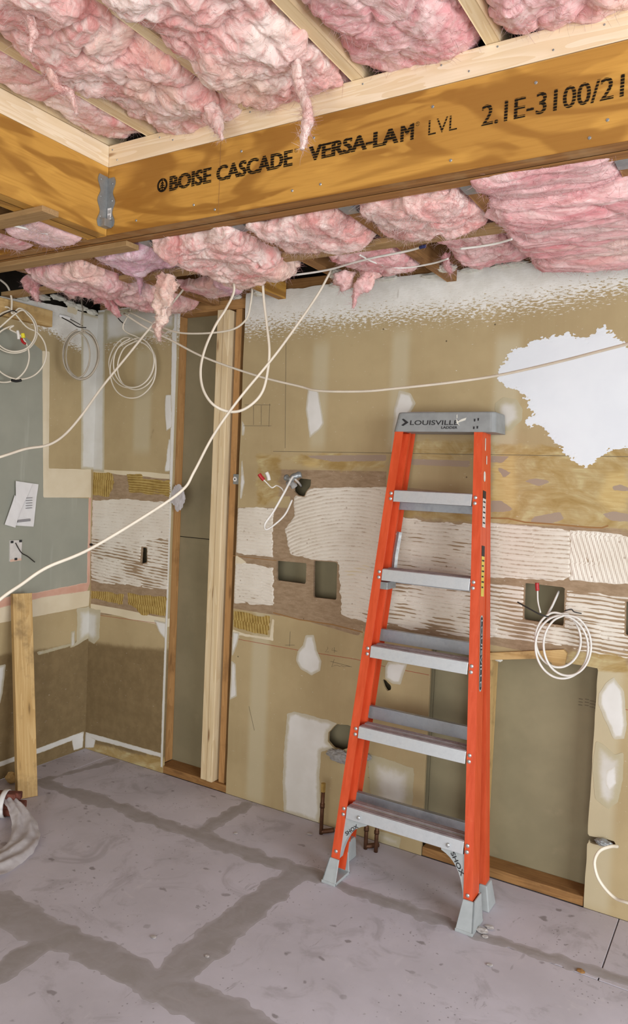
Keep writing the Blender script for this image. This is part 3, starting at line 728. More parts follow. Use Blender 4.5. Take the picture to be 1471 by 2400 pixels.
strip('drywall_joint', M_BROWNW, 'back', [(0.9994,1.1998),(1.1424,1.1981),(1.2625,1.199)], 0.003)
strip('mastic_edge', M_BROWNW, 'back', [(2.2968,1.4704),(2.3667,1.4731),(2.4357,1.4623),(2.5354,1.4624),(2.6788,1.4592),(2.7248,1.4609),(2.7471,1.4705)], 0.006)
strip('mastic_edge', M_BROWNW, 'back', [(1.2552,0.9468),(1.4014,0.9335),(1.5864,0.9349),(1.7409,0.9217)], 0.005)
strip('chalk_line', M_CHALK, 'back', [(1.0085,0.7881),(1.4087,0.7885),(1.7107,0.7951),(1.8536,0.7862),(2.0648,0.7849)], 0.0022)
strip('chalk_line', M_CHALK, 'back', [(0.0868,0.7799),(0.5822,0.7954)], 0.002)
strip('chalk_line', M_CHALK, 'back', [(2.7511,0.7901),(2.8551,0.7911),(2.9264,0.7958)], 0.002)
for q in ([(1.0369,1.9442),(1.1914,1.9421)], [(1.0341,1.8421),(1.2012,1.8423)], [(1.1861,1.9483),(1.1865,1.8382)], [(1.0909,1.9414),(1.0956,1.8463)], [(1.1365,1.9408),(1.1411,1.8463)], [(1.3567,0.8703),(1.3555,0.7986)], [(1.3311,0.801),(1.3838,0.8091)], [(1.5815,0.7642),(1.6843,0.7577)], [(1.7978,0.3214),(2.011,0.3161)],
          [(1.8002,0.2753),(2.0072,0.2738)], [(2.7697,0.8133),(2.8127,0.7243)], [(2.8002,0.8354),(2.8082,0.8012),(2.8242,0.8367),(2.8352,0.8017)], [(1.2646,2.2401),(1.2847,1.7375)], [(1.1342,0.4677),(1.1732,0.3545)]):
    strip('pencil_mark', M_PENCIL, 'back', q, 0.0018)
for q in ([(1.6011,0.7773),(1.5896,0.7397),(1.6026,0.7479),(1.6181,0.7524),(1.6317,0.7488),(1.6403,0.7542),(1.6538,0.7506),(1.6667,0.7567),(1.6931,0.7572)], [(1.6015,0.8148),(1.6148,0.8169)], [(1.5624,0.8285),(1.565,0.821),(1.5523,0.8031),(1.5703,0.806)], [(1.5896,0.8268),(1.5856,0.8163),(1.6058,0.8175)], [(1.5983,0.8321),(1.5996,0.8066)]):
    strip('pencil_mark', M_PENCIL, 'back', q, 0.0014)
for u in [(2.6669,0.7603),(2.6904,0.7633),(2.7094,0.7605),(2.7266,0.7589)]:
    x_, z_ = u
    V_, F_ = join_geo(*[box_geo((x_-.008, 0.1022, z_+d-.0014), (x_+.007, 0.1032, z_+d+.0014)) for d in (-.012, 0.0, .012)])
    mk('faint_stamp', V_, F_, M_PENCIL, WB)
# combed tile adhesive
def comb(name, mat, poly, seed, ang=0.0, arcs=None, flake=0.25, period=0.0165, amp=0.0034, extra=None, rough=0.016, cell=0.0036, fill=0.0):
    P = np.array(poly); lo = P.min(0)-0.02; hi = P.max(0)+0.02; lo[0] = max(lo[0], 0.002)
    def phase(U, V):
        w = 0.006*n2(U, V, 6, o=2, seed=seed)+0.002*n2(U, V, 25, o=2, seed=seed+1)
        ph = V*math.cos(ang)+U*math.sin(ang)+w
        k1 = np.floor(U/0.13+0.5*n2(U, V, 3, o=2, seed=seed+7)+40); ph = ph+0.0165*0.9*np.sin(k1*12.9+np.floor(V/0.11)*4.1)*0.4
        if arcs is not None: ph = np.hypot(U-arcs[0], V-arcs[1])+w
        return ph/period
    def fld(U, V):
        s = sd_poly(U, V, poly)+rough*n2(U, V, 14, 40, 4, seed)
        fl = flake+0.55*n2(U, V, 7, 13, 4, seed+5)+(0.22-0.15*fill)*np.sin(2*math.pi*phase(U, V))
        if extra is not None: fl = fl+extra(U, V)
        s = np.minimum(s, 0.03*fl)
        return np.minimum(s, wall_field(U, V)-0.004)
    def rid(u, v):
        r = 0.5+0.5*np.sin(2*math.pi*phase(u, v)); return np.clip(r*(1-0.45*fill)+0.55*fill+0.35*n2(u, v, 16, 30, 3, seed+3), 0, 1.2)
    return sheet(name, mat, 'back', lo[0], hi[0], lo[1], hi[1], 0.0055, fld, lambda u, v: 0.0006+amp*rid(u, v)**1.3*sstep(-0.002, 0.008, fld(u, v)), 0.0, WB, {'ridge': rid}, cv=cell)
GL = [(1.0067,1.4338),(1.1301,1.4493),(1.2353,1.4511),(1.2305,1.3483),(1.242,1.2135),(1.0067,1.2132)]
comb('tile_adhesive', M_GLUE, GL, 61, 0.02, fill=0.50, flake=0.3)
comb('tile_adhesive', M_GLUE, [(1.0036,1.1661),(1.1437,1.1711),(1.2445,1.1643),(1.2533,0.9838),(1,0.965)], 62, 0.03, fill=0.50, flake=0.25)
ac = [(1.6832,0.5657)]
comb('tile_adhesive', M_GLUE, [(1.3442,1.5077),(1.4408,1.5522),(1.8329,1.5751),(1.8273,1.4851),(1.7892,1.2182),(1.7642,0.9672),(1.6283,0.9877),(1.6031,1.2193),(1.4806,1.2235),(1.3386,1.2346),(1.3037,1.3536),(1.3534,1.4176)], 63, 0.0, ac[0], 0.36, fill=0.35,
     extra=lambda u, v: -0.12*sstep(1.10, 1.02, v))
comb('tile_adhesive', M_GLUE, [(1.8283,1.4664),(2.0201,1.438),(2.2266,1.4412),(2.289,1.4507),(2.3153,0.9729),(2.0454,0.9656),(1.7637,0.9768)], 64, 0.02, fill=0.30, flake=0.24, extra=lambda u, v: -0.22*sstep(1.12, 1.0, v))
comb('tile_adhesive', M_GLUE, [(2.2891,1.449),(2.5687,1.4481),(2.6089,1.4444),(2.6239,1.2644),(2.5963,1.2449),(2.3011,1.2304)], 65, 0.0, fill=0.05, flake=0.38, extra=lambda u, v: -0.22*sstep(1.17, 1.13, v))
comb('tile_adhesive', M_GLUE, [(2.6089,1.4444),(2.7104,1.4453),(2.8314,1.429),(2.8413,1.2587),(2.6199,1.2508)], 66, 1.2, fill=0.60, flake=0.32)
comb('tile_adhesive', M_GLUE, [(2.3025,1.2061),(2.4466,1.2065),(2.4508,1.0703),(2.6064,1.0665),(2.6143,1.2088),(2.844,1.2114),(2.8573,0.9822),(2.7369,0.9838),(2.6265,0.9945),(2.4791,0.9889),(2.3145,0.9869)], 67, 0.02, fill=0.05, flake=0.08)
comb('tile_adhesive', M_GLUE, [(-0.0019,1.4236),(0.2751,1.4427),(0.5883,1.4409),(0.5851,1.2523),(0.2852,1.2147),(0.0005,1.2063)], 68, 0.0, fill=0.45, flake=0.4, amp=0.0022)
comb('tile_adhesive', M_GLUE, [(0.0005,1.2063),(0.285,1.2193),(0.5851,1.2523),(0.5856,0.9818),(0.2958,0.9721),(0.0075,0.9595)], 69, 0.05, fill=0.25, flake=0.1)
# amber mastic, left bay
comb('amber_mastic', M_AMBER, [(-0.0086,1.5822),(0.146,1.5778),(0.1677,1.5315),(0.1285,1.447),(-0.0031,1.4525)], 71, 1.5, flake=0.5, amp=0.0012)
comb('amber_mastic', M_AMBER, [(0.2628,1.5771),(0.37,1.5808),(0.3772,1.5581),(0.5771,1.5566),(0.5779,1.4761),(0.2799,1.4801),(0.2716,1.524)], 72, 0.02, flake=0.25, period=0.0125)
comb('amber_mastic', M_AMBER, [(0.013,0.9114),(0.266,0.9193),(0.2621,0.8598),(0.2035,0.8572),(0.0148,0.8678)], 73, 1.5, flake=0.5, amp=0.0012)
comb('amber_mastic', M_AMBER, [(0.2977,0.9301),(0.5815,0.9406),(0.5799,0.8451),(0.3973,0.8256),(0.3645,0.8563),(0.3006,0.8646)], 74, 1.4, flake=0.5, amp=0.0012)
comb('amber_mastic', M_AMBER, [(1.0152,0.9241),(1.2364,0.9236),(1.231,0.8315),(1.0562,0.84),(1.0189,0.8475)], 75, 1.4, flake=0.6, amp=0.0015)
# old base line along the floor of the left bay
patch('base_filler', M_MUD, 'back', [(-0.0011,0.0962),(0.3341,0.1015),(0.6016,0.1037),(0.6027,0.0809),(0.3353,0.0756),(0.0002,0.0643)], 81, .004, 20, .008)
patch('base_filler', M_MUD, 'back', [(-0.0218,0.0893),(0.083,0.0725),(0.0714,0.0208),(-0.011,-0.0028)], 82, .006, 25, .01)
patch('ragged_paper', M_CREAM, 'back', [(0.9969,1.1953),(1.0283,1.2024),(1.0871,1.1741),(1.0463,1.1553),(1.015,1.1502)], 83, .004, 30, .01, 0.002)
patch('ragged_paper', M_CREAM, 'back', [(1.6289,1.1926),(1.7459,1.2368),(1.7598,1.2153),(1.6849,1.1693),(1.6525,1.162)], 84, .004, 30, .01, 0.002)

# ------------------------------------------------------------------ the setting: left wall
def left_field(U, V):
    top = 2.452-0.03*sstep(-0.25, -0.6, U)+0.012*n2(U, V*0, 9, o=4, seed=31)
    return np.minimum(9+0*U, top-V)
DARKL = [(0.0093,0.6495),(-0.1715,0.6192),(-0.5739,0.645),(-1.3757,0.6401),(-1.3667,-0.0458),(-0.5515,-0.1627),(0.0362,-0.0509)]
dk_l = pm([[(y if y < 0 else 0.02, z) for y, z in DARKL]], 0.05)
L_SP = [(0.05, 2.2), (0.05, 2.5), (-0.3, 2.5), (-0.62, 2.5), (-0.62, 2.36), (-0.3, 2.30), (-0.18, 2.26)]
l_sp = pm([L_SP], 0.05)
zero = lambda u, v: np.zeros(u.shape)
WL = tag(sheet('wall_left', M_WALL, 'left', -4.6, 0.0, 0.0, 2.5, 0.012, left_field, 0.0, -0.0127, None,
      {'spray': l_sp, 'tape': zero, 'amber': zero, 'torn': zero, 'dark': lambda u, v: 0.95*dk_l(u, v), 'cream': zero}, origin=(0, 0, 0)), kind='structure')
LP = lambda *a, **k: patch(*a, parent=WL, **k)
LP('grey_paint', M_GREY, 'left', [(-1.2284,2.1466),(-0.6191,2.274),(-0.4707,2.2495),(-0.3673,2.1983),(-0.3319,1.4403),(-0.0301,1.4334),(-0.0212,0.9559),(-0.3236,0.9354),(-0.5818,0.9291),(-1.2079,0.8806)], 101, .003, 10, .01, 0.0006, 0.01)
LP('cream_strip', M_CREAM, 'left', [(-0.3673,2.1983),(-0.3216,2.2015),(-0.3068,1.5914),(-0.0178,1.5963),(-0.0117,1.4381),(-0.3372,1.438)], 102, .0015, 12, .006, 0.0022)
LP('pink_edge', M_PINKE, 'left', [(-0.0272,1.4381),(-0.0117,1.4381),(-0.0022,0.9491),(-0.0194,0.9096),(-0.3227,0.908),(-0.5805,0.8838),(-1.2069,0.825),(-1.208,0.8898),(-0.5819,0.9335),(-0.3238,0.94),(-0.0244,0.9586)], 103, .004, 22, .012, 0.0016)
LP('cream_band', M_CREAM, 'left', [(-0.0007,0.91),(-0.0036,0.8226),(-0.0744,0.8194),(-0.3791,0.8108),(-0.5784,0.808),(-1.2063,0.7878),(-1.2069,0.825),(-0.5805,0.8838),(-0.3227,0.908)], 104, .003, 15, .01, 0.001)
LP('corner_tape', M_TAPE, 'left', [(.1, 1.595), (-.09, 1.597), (-.118, 2.45), (.1, 2.45)], 105, .003, 6, .03, 0.0012)
LP('corner_tape', M_TAPE, 'left', [(.1, .82), (-.088, .818), (-.084, .63), (-.13, .60), (.1, .66)], 106, .006, 12, .07, 0.0012)
LP('mud_patch', M_MUDT, 'left', [(-0.127,0.6951),(-0.0971,0.6953),(-0.0938,0.6058),(-0.1267,0.6043)], 107, .004, 20, .02)
LP('mud_patch', M_MUDT, 'left', [(-0.3516,0.6205),(-0.1276,0.6283),(-0.1241,0.6134),(-0.3401,0.6002)], 108, .005, 30, .02)
LP('mud_patch', M_MUD, 'left', [(-0.5724,0.5904),(-0.5378,0.5925),(-0.5535,0.4446),(-0.5669,0.3931),(-0.6398,0.3998),(-0.6452,0.6046)], 109, .004, 15, .03)
LP('base_filler', M_MUD, 'left', [(-0.0138,0.1027),(-0.3239,0.0965),(-0.5586,0.0944),(-1.004,0.0824),(-1.0034,0.0524),(-0.5579,0.0677),(-0.323,0.0661),(-0.0158,0.0736)], 110, .004, 20, .008)
LP('base_filler', M_MUD, 'left', [(-0.0136,0.0977),(-0.0993,0.0919),(-0.0842,0.0096),(-0.0165,0.0095)], 111, .005, 25, .01)

# dark sheathing added to block the sky behind attic, wall and rafter gaps
tag(mk('sky_block_1', *join_geo(box_geo((-0.16, 0.118, 0.0), (4.73, 0.14, 2.72)), box_geo((-0.16, -4.6, 2.3), (-0.128, 0.14, 2.72))), M_DARK, origin=(0, 0.12, 0.0)), kind='structure')
tag(mk('sky_block_2', *box_geo((1.06, -0.928, 2.70), (4.6, -0.90, 2.904)), M_DARK, origin=(2.8, -0.91, 2.7)), kind='structure')
# far walls behind and beside the viewer, with wide openings that let the daylight in
tag(mk('wall_right', *join_geo(box_geo((4.6, -0.9, 0), (4.73, 0.13, 2.9)), box_geo((4.6, -4.6, 0), (4.73, -3.6, 2.9)), box_geo((4.6, -3.6, 2.3), (4.73, -0.9, 2.9))), M_GREY, origin=(4.6, 0, 0)), kind='structure')
tag(mk('wall_front', *join_geo(box_geo((-0.13, -4.73, 0), (0.9, -4.6, 2.9)), box_geo((0.9, -4.73, 2.35), (4.73, -4.6, 2.9))), M_GREY, origin=(0, -4.6, 0)), kind='structure')

# ------------------------------------------------------------------ wall framing seen in the openings
def wood_thing(name, label, cat, mat, o, x, y, L, wy, wz, group=None, **kw):
    return tag(lumber(name, mat, o, x, y, L, wy, wz, **kw), label, cat, group)
wood_thing('wall_stud', 'old brown stud on the left side of the open stud bay', 'stud', M_OLD, (0.566, 0.0135, 0.0385), (0, 0, 1), (0, 1, 0), 2.38, 0.089, 0.038)
wood_thing('wall_stud', 'old brown stud behind the drywall edge, right of the pale new studs', 'stud', M_OLD, (0.989, 0.0135, 0.0385), (0, 0, 1), (0, 1, 0), 2.38, 0.089, 0.036)
wood_thing('new_stud', 'pale new stud, left one of the pair standing in the open bay', 'stud', M_STUD, (0.894, -0.012, 0.0385), (0, 0, 1), (0, 1, 0), 2.378, 0.089, 0.038, bev=0.0035)
wood_thing('new_stud', 'pale new stud, right one of the pair, against the old brown stud', 'stud', M_STUD, (0.9345, -0.016, 0.0385), (0, 0, 1), (0, 1, 0), 2.374, 0.089, 0.038, bev=0.0035)
wood_thing('bottom_plate', 'dusty brown bottom plate lying on the floor in the tall open stud bay', 'plate', M_BROWNW, (0.5685, 0.002, 0.0), (1, 0, 0), (0, 1, 0), 0.477, 0.10, 0.038)
wood_thing('top_plate', 'dark brown header across the top of the tall open stud bay', 'plate', M_OLD, (0.525, 0.0135, 2.4195), (1, 0, 0), (0, 1, 0), 0.525, 0.089, 0.05)
wood_thing('wall_plate', 'brown top plate showing above the ragged edge of the drywall', 'plate', M_BROWNW, (0.0, 0.0135, 2.4705), (1, 0, 0), (0, 1, 0), 3.7, 0.089, 0.062)
wood_thing('wall_stud', 'brown stud standing in the low square opening right of the ladder', 'stud', M_SPF, (2.329, 0.0135, 0.0385), (0, 0, 1), (0, 1, 0), 0.94, 0.089, 0.055)
wood_thing('bottom_plate', 'dusty pinkish bottom plate in the low square opening behind the ladder', 'plate', M_BROWNW, (2.0725, 0.004, 0.0), (1, 0, 0), (0, 1, 0), 0.666, 0.098, 0.038)
def notch_board():
    pts = [(2.2737,0.9136),(2.6143,0.9827),(2.6279,0.9698),(2.6212,0.9187),(2.5795,0.9117),(2.5723,0.9239),(2.557,0.9332),(2.5191,0.9321),(2.3285,0.8959),(2.2753,0.8837)]
    bm = bmesh.new(); th = 0.012
    f = bm.faces.new([bm.verts.new((p[0], -0.016, p[1])) for p in pts])
    r = bmesh.ops.extrude_face_region(bm, geom=[f])
    bmesh.ops.translate(bm, vec=(0, 0.0155, 0), verts=[e for e in r['geom'] if isinstance(e, bmesh.types.BMVert)])
    bmesh.ops.recalc_face_normals(bm, faces=bm.faces)
    gc = np.array([tuple(v.co) for v in bm.verts])
    v, fc = bm_arrays(bm)
    tag(mk('notched_board', v, fc, M_SPF, attrs={'gc': gc}), 'thin notched strip of wood over the low square opening', 'board')
notch_board()
# old top-plate remnants and ragged scraps along the ceiling line
def scrap(loc, s, seed, mat, parent):
    bm = bmesh.new(); bmesh.ops.create_icosphere(bm, subdivisions=3, radius=1.0)
    p = np.array([tuple(v.co) for v in bm.verts]); d = 1+0.55*fbm(p*1.6+seed*5.1, 4)
    p = p*d[:, None]*np.array(s)+np.array(loc)
    for v, q in zip(bm.verts, p): v.co = q
    v, f = bm_arrays(bm)
    return mk('plaster_scrap', v, f, mat, parent)
for k, (x, s) in enumerate(((0.30, .03), (0.42, .04), (0.53, .05), (0.70, .045), (0.82, .03), (0.96, .035), (1.52, .03), (1.78, .05), (2.0, .06), (2.16, .05), (2.32, .07), (2.5, .05), (2.72, .08), (2.9, .06))):
    scrap((x, -0.004, 2.478+0.006*math.sin(k*2.1)), (s, 0.012, 0.012), k, M_SCRAP, WB)
for k, (y, z, s) in enumerate(((-0.05, 2.462, .04), (-0.13, 2.47, .05), (-0.2, 2.475, .04), (-0.28, 2.49, .05), (-0.38, 2.47, .05), (-0.5, 2.44, .04))):
    scrap((0.006, y, z), (0.014, s, 0.016), 40+k, M_SCRAP, WL)
patch('bare_paper', M_CREAM, 'left', [(-0.215, 2.475), (-0.145, 2.455), (-0.15, 2.425), (-0.215, 2.43)], 119, .004, 20, .01, parent=WL)
wood_thing('nailer_board', 'short new board nailed flat across the top of the left wall', 'board', M_SPF, (0.0015, -1.6, 2.322), (0, 1, 0), (0, 0, 1), 1.26, 0.083, 0.038)

# ------------------------------------------------------------------ ceiling: decks, beams, rafters, joists, furring
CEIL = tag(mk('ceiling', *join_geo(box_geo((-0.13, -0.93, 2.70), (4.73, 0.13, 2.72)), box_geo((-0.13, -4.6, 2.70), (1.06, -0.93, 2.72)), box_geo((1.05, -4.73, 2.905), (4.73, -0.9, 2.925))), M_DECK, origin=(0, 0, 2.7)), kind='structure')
def under(o, mat, ax):
    """second material on the faces that show the stacked veneer edges"""
    o.data.materials.append(mat)
    for p in o.data.polygons:
        if abs(p.normal.z) > 0.7: p.material_index = 1
BZ = 2.44
B1 = thing('laminated_beam', 'long orange-brown laminated beam stamped with black lettering, carried across the room', 'beam', (2.0, -0.98, BZ))
o = lumber('ply', M_LVL, (-0.0, -1.03, BZ), (1, 0, 0), (0, 0, 1), 4.58, 0.2405, -0.049, parent=B1); under(o, M_LVLE, 0)
o = lumber('ply', M_LVL, (-0.0, -0.9805, BZ), (1, 0, 0), (0, 0, 1), 4.58, 0.2405, -0.049, parent=B1); under(o, M_LVLE, 0)
B2 = thing('laminated_beam', 'shorter plain orange-brown laminated beam, hung by its end from the stamped beam', 'beam', (1.105, -2.8, BZ))
o = lumber('ply', M_LVL, (1.155, -4.58, BZ), (0, 1, 0), (0, 0, 1), 3.548, 0.2405, -0.048, parent=B2); under(o, M_LVL, 0)
o = lumber('ply', M_LVL, (1.1065, -4.58, BZ), (0, 1, 0), (0, 0, 1), 3.548, 0.2405, -0.048, parent=B2); under(o, M_LVL, 0)
def nail(parent, x, y, z, ax, r=0.0045):
    bm = bmesh.new(); bmesh.ops.create_cone(bm, cap_ends=True, segments=8, radius1=r, radius2=r*0.7, depth=0.002)
    if ax == 'y': bmesh.ops.rotate(bm, matrix=Matrix.Rotation(math.pi/2, 3, 'X'), verts=bm.verts)
    if ax == 'x': bmesh.ops.rotate(bm, matrix=Matrix.Rotation(math.pi/2, 3, 'Y'), verts=bm.verts)
    bmesh.ops.translate(bm, vec=(x, y, z), verts=bm.verts)
    v, f = bm_arrays(bm); return mk('nail_head', v, f, M_GALV, parent)
for x, z in ((1.56, 2.49), (1.95, 2.475), (2.05, 2.478), (2.02, 2.62), (2.4, 2.63), (2.46, 2.475), (2.68, 2.63), (2.82, 2.465), (2.86, 2.50), (1.75, 2.63), (1.3, 2.475), (1.65, 2.462)):
    nail(B1, x, -1.031, z, 'y')
# hairline butt joint in the face veneer
mk('veneer_joint', *box_geo((1.665, -1.0306, 2.445), (1.6665, -1.0300, 2.675)), M_BROWNW, B1, attrs={'gc': np.zeros((8, 3))})
DG = lambda: None
def text(name, s, mat, origin, xdir, ydir, width, height, parent, offset=0.0, extrude=0.0003, shear=0.0):
    """flat print laid on a surface: origin = lower left corner of the text, stretched to width x height"""
    cu = bpy.data.curves.new(name, 'FONT'); cu.body = s; cu.size = 1.0; cu.offset = offset; cu.shear = shear; cu.resolution_u = 4
    tmp = bpy.data.objects.new(name, cu); COL.objects.link(tmp)
    bpy.context.view_layer.update()
    me = bpy.data.meshes.new_from_object(tmp.evaluated_get(bpy.context.evaluated_depsgraph_get()))
    bpy.data.objects.remove(tmp); bpy.data.curves.remove(cu)
    n = len(me.vertices); co = np.zeros(n*3, np.float32); me.vertices.foreach_get('co', co); co = co.reshape(-1, 3).astype(float)
    lo = co.min(0); hi = co.max(0)
    lx = (co[:, 0]-lo[0])/(hi[0]-lo[0])*width; ly = (co[:, 1]-lo[1])/(hi[1]-lo[1])*height
    x = Vector(xdir).normalized(); z = x.cross(Vector(ydir)).normalized(); y = z.cross(x)
    loc = np.stack([lx, ly, np.zeros(n)], 1)
    me.vertices.foreach_set('co', loc.astype(np.float32).ravel()); me.update()
    me.materials.clear(); me.materials.append(mat)
    ob = bpy.data.objects.new(name, me); put(ob, parent)
    M = Matrix(((x.x, y.x, z.x, origin[0]), (x.y, y.y, z.y, origin[1]), (x.z, y.z, z.z, origin[2]), (0, 0, 0, 1)))
    ro = root_offset(parent)
    ob.matrix_local = Matrix.Translation(-ro) @ M
    return ob
FY = -1.0312
def beam_text(s, x0, x1, z0, z1, off, bold=0):
    o = text('stamped_lettering', s, M_INK, (x0, FY, z0), (1, 0, 0), (0, 0, 1), x1-x0-.0024*bold, z1-z0, B1, off)
    if bold:
        bm = bmesh.new(); bm.from_mesh(o.data)
        for k in (1, 2)[:bold]:
            r = bmesh.ops.duplicate(bm, geom=[f for f in bm.faces if f.verts[0].co.z < 1e-6])
            for e in r['geom']:
                if isinstance(e, bmesh.types.BMVert): e.co.x += 0.0024*k; e.co.z += 0.00006*k
        bm.to_mesh(o.data); bm.free()
    return o
beam_text('BOISE', 1.450, 1.632, 2.551, 2.601, 0.018, 2)
beam_text('CASCADE', 1.652, 1.948, 2.550, 2.599, 0.018, 2)
beam_text('VERSA-LA', 2.004, 2.302, 2.552, 2.597, 0.018, 2)
beam_text('M', 2.307, 2.348, 2.552, 2.597, 0.0, 2)
beam_text('LVL', 2.391, 2.474, 2.554, 2.594, -0.002)
beam_text('2.1E-3100/215', 2.541, 2.938, 2.548, 2.602, 0.0, 1)
beam_text('\u00ae', 1.952, 1.965, 2.588, 2.601, 0.0); beam_text('\u00ae', 2.352, 2.364, 2.586, 2.598, 0.0)
def tree_logo():
    V = []; Fc = []
    def ring(r0, r1, cx, cz, n=24):
        b = len(V)
        for k in range(n):
            a = 2*math.pi*k/n
            V.append((cx+r0*math.cos(a), 0, cz+r0*math.sin(a))); V.append((cx+r1*math.cos(a), 0, cz+r1*math.sin(a)))
        for k in range(n):
            k2 = (k+1) % n; Fc.append((b+2*k, b+2*k+1, b+2*k2+1, b+2*k2))
    def quad(*p):
        b = len(V); V.extend((q[0], 0, q[1]) for q in p); Fc.append((b, b+1, b+2, b+3))
    ring(0.0155, 0.0235, 0, 0); quad((-.002, -.018), (.002, -.018), (.002, .016), (-.002, .016))
    for h, w in ((-.009, .013), (-.001, .010), (.007, .007)):
        quad((-w, h-.004), (0, h), (0, h+.005), (-w, h)); quad((0, h), (w, h-.004), (w, h), (0, h+.005))
    v = np.array(V)+np.array((1.418, FY, 2.577))
    return mk('stamped_emblem', v, Fc, M_INK, B1)
tree_logo()
# galvanised beam hanger in the inside corner
HG = thing('beam_hanger', 'galvanised wavy-edged beam hanger in the corner where the two beams meet', 'hanger', (1.16, -1.04, 2.463))
def wavy(u0, u1, z0, z1, plane):
    n = 40; zs = np.linspace(z0, z1, n)
    e = u1+0.006*np.sin(np.linspace(0, 5*math.pi, n))*(1 if u1 > u0 else -1)
    V = []; Fc = []
    for k in range(n):
        for t in (0.0, 0.002):
            for u in (u0, e[k]):
                V.append((u, -1.0312-t, zs[k]) if plane == 'b1' else (1.1562+t, u, zs[k]))
    for k in range(n-1):
        a = 4*k; b = a+4
        Fc += [(a, a+1, b+1, b), (a+2, b+2, b+3, a+3), (a+1, a+3, b+3, b+1), (a, b, b+2, a+2)]
    Fc += [(0, 2, 3, 1), (4*n-4, 4*n-3, 4*n-1, 4*n-2)]
    return V, Fc
mk('flange', *wavy(1.158, 1.189, 2.468, 2.642, 'b1'), M_GALV, HG)
mk('flange', *wavy(-1.0335, -1.072, 2.463, 2.646, 'b2'), M_GALV, HG)
mk('seat', *box_geo((1.157, -1.066, 2.463), (1.184, -1.032, 2.49), 0.002), M_GALV, HG)
stk = mk('sticker', *box_geo((1.162, -1.0346, 2.494), (1.18, -1.0336, 2.535)), M_PAPER, HG)
text('sticker_print', 'IIII\nIII', M_PRINT, (1.164, -1.0349, 2.498), (1, 0, 0), (0, 0, 1), 0.014, 0.03, HG)
for u, z in ((1.181, 2.62), (1.181, 2.56), (1.181, 2.50)): nail(HG, u, -1.034, z, 'y', 0.004)
for y, z in ((-1.062, 2.63), (-1.062, 2.57), (-1.062, 2.50)): nail(HG, 1.159, y, z, 'x', 0.004)

LG1 = wood_thing('ledger_board', 'long pale new board lying along the top of the stamped beam', 'board', M_PINE, (1.1575, -1.032, 2.682), (1, 0, 0), (0, 1, 0), 3.42, 0.038, 0.0755)
LG2 = wood_thing('ledger_board', 'pale new board along the top of the shorter beam, dark gap above it', 'board', M_PINE, (1.118, -4.58, 2.682), (0, 1, 0), (0, 0, 1), 3.585, 0.0755, 0.0385)
for x, z in ((1.175, 2.74), (1.2, 2.70), (1.4, 2.74), (1.46, 2.72), (1.78, 2.745), (2.18, 2.74), (2.42, 2.735), (2.5, 2.70), (2.575, 2.745), (2.72, 2.70), (2.84, 2.73)): nail(LG1, x, -1.033, z, 'y', 0.003)
RAF = 'pale rafters over the raised ceiling'
wood_thing('rim_rafter', 'pale rim rafter just above the dark gap of the shorter beam', 'rafter', M_STUD, (1.112, -4.58, 2.7625), (0, 1, 0), (0, 0, 1), 3.64, 0.138, 0.038, RAF)
for x, lb in ((1.357, 'first pale rafter right of the rim rafter, wisps hanging over its end'), (1.768, 'second pale rafter from the rim, its end buried by bulging pink batts'), (2.162, 'third pale rafter from the rim, ending at the ledger above the black lettering'),
              (2.562, 'fourth pale rafter from the rim, ending over the lettering numbers'), (2.97, 'fifth pale rafter from the rim, at the upper right')):
    wood_thing('rafter', lb, 'rafter', M_STUD, (x-.019, -4.58, 2.7585), (0, 1, 0), (1, 0, 0), 3.64, 0.038, -0.14, RAF)
JO = 'old joists between the stamped beam and the wall'
for x, lb, m in ((1.235, 'yellowish joist nearest the beam corner, low over the wall', M_LVL), (1.665, 'brown joist next right of the yellowish one', M_JOIST), (2.078, 'brown joist in the middle, over the ladder top', M_JOIST),
              (2.472, 'brown joist left of the big layered pink batt', M_JOIST), (2.885, 'brown joist at the right edge beyond the layered batt', M_JOIST), (0.44, 'brown joist near the left wall over the wire coils', M_JOIST), (0.838, 'brown joist behind the corner, left of the yellowish one', M_JOIST)):
    wood_thing('ceiling_joist', lb, 'joist', m, (x-.019, -0.9285, BZ+.001), (0, 1, 0), (1, 0, 0), 0.924, 0.038, -0.235, JO)
for x, lb in ((0.83, 'brown joist left of the shorter beam, reaching towards the viewer'), (0.42, 'brown joist beside the left wall, reaching towards the viewer')):
    wood_thing('ceiling_joist', lb, 'joist', M_JOIST, (x-.019, -4.58, BZ+.001), (0, 1, 0), (1, 0, 0), 3.548, 0.038, -0.235, 'joists left of the shorter beam')
for x, lb in ((1.235, 'small grey joist hanger under the beam near the corner'), (1.665, 'small grey joist hanger under the beam above the hanging cable loop'), (2.078, 'small grey joist hanger under the beam over the pale batts'), (2.472, 'small grey joist hanger under the beam left of the layered batt'), (2.885, 'small grey joist hanger at the far right under the beam')):
    H = thing('joist_hanger', lb, 'hanger', (x, -0.9, BZ-.002))
    mk('seat', *box_geo((x-.022, -0.929, BZ-.0012), (x+.022, -0.868, BZ+.0005)), M_GALV, H)
    for s in (-1, 1): mk('cheek', *box_geo((x+s*.0205-.0012, -0.929, BZ), (x+s*.0205+.0012, -0.868, BZ+.16)), M_GALV, H)
FU = 'furring strips under the joists'
def furring(lb, x0, x1, y0, w):
    wood_thing('furring_strip', lb, 'strip', M_FUR, (x0, y0, BZ-.0195), (1, 0, 0), (0, 1, 0), x1-x0, w, 0.019, FU)
furring('furring strip just under the long beam, its cut end near the corner', 0.005, 1.19, -0.965, 0.064)
furring('long furring strip crossing midway between the long beam and the wall', 0.005, 4.55, -0.622, 0.064)
furring('furring strip with a cut end under the shorter beam, nearer the viewer', 0.005, 1.2, -1.345, 0.066)
furring('furring strip left of the shorter beam, nearest the viewer', 0.005, 1.16, -1.75, 0.066)

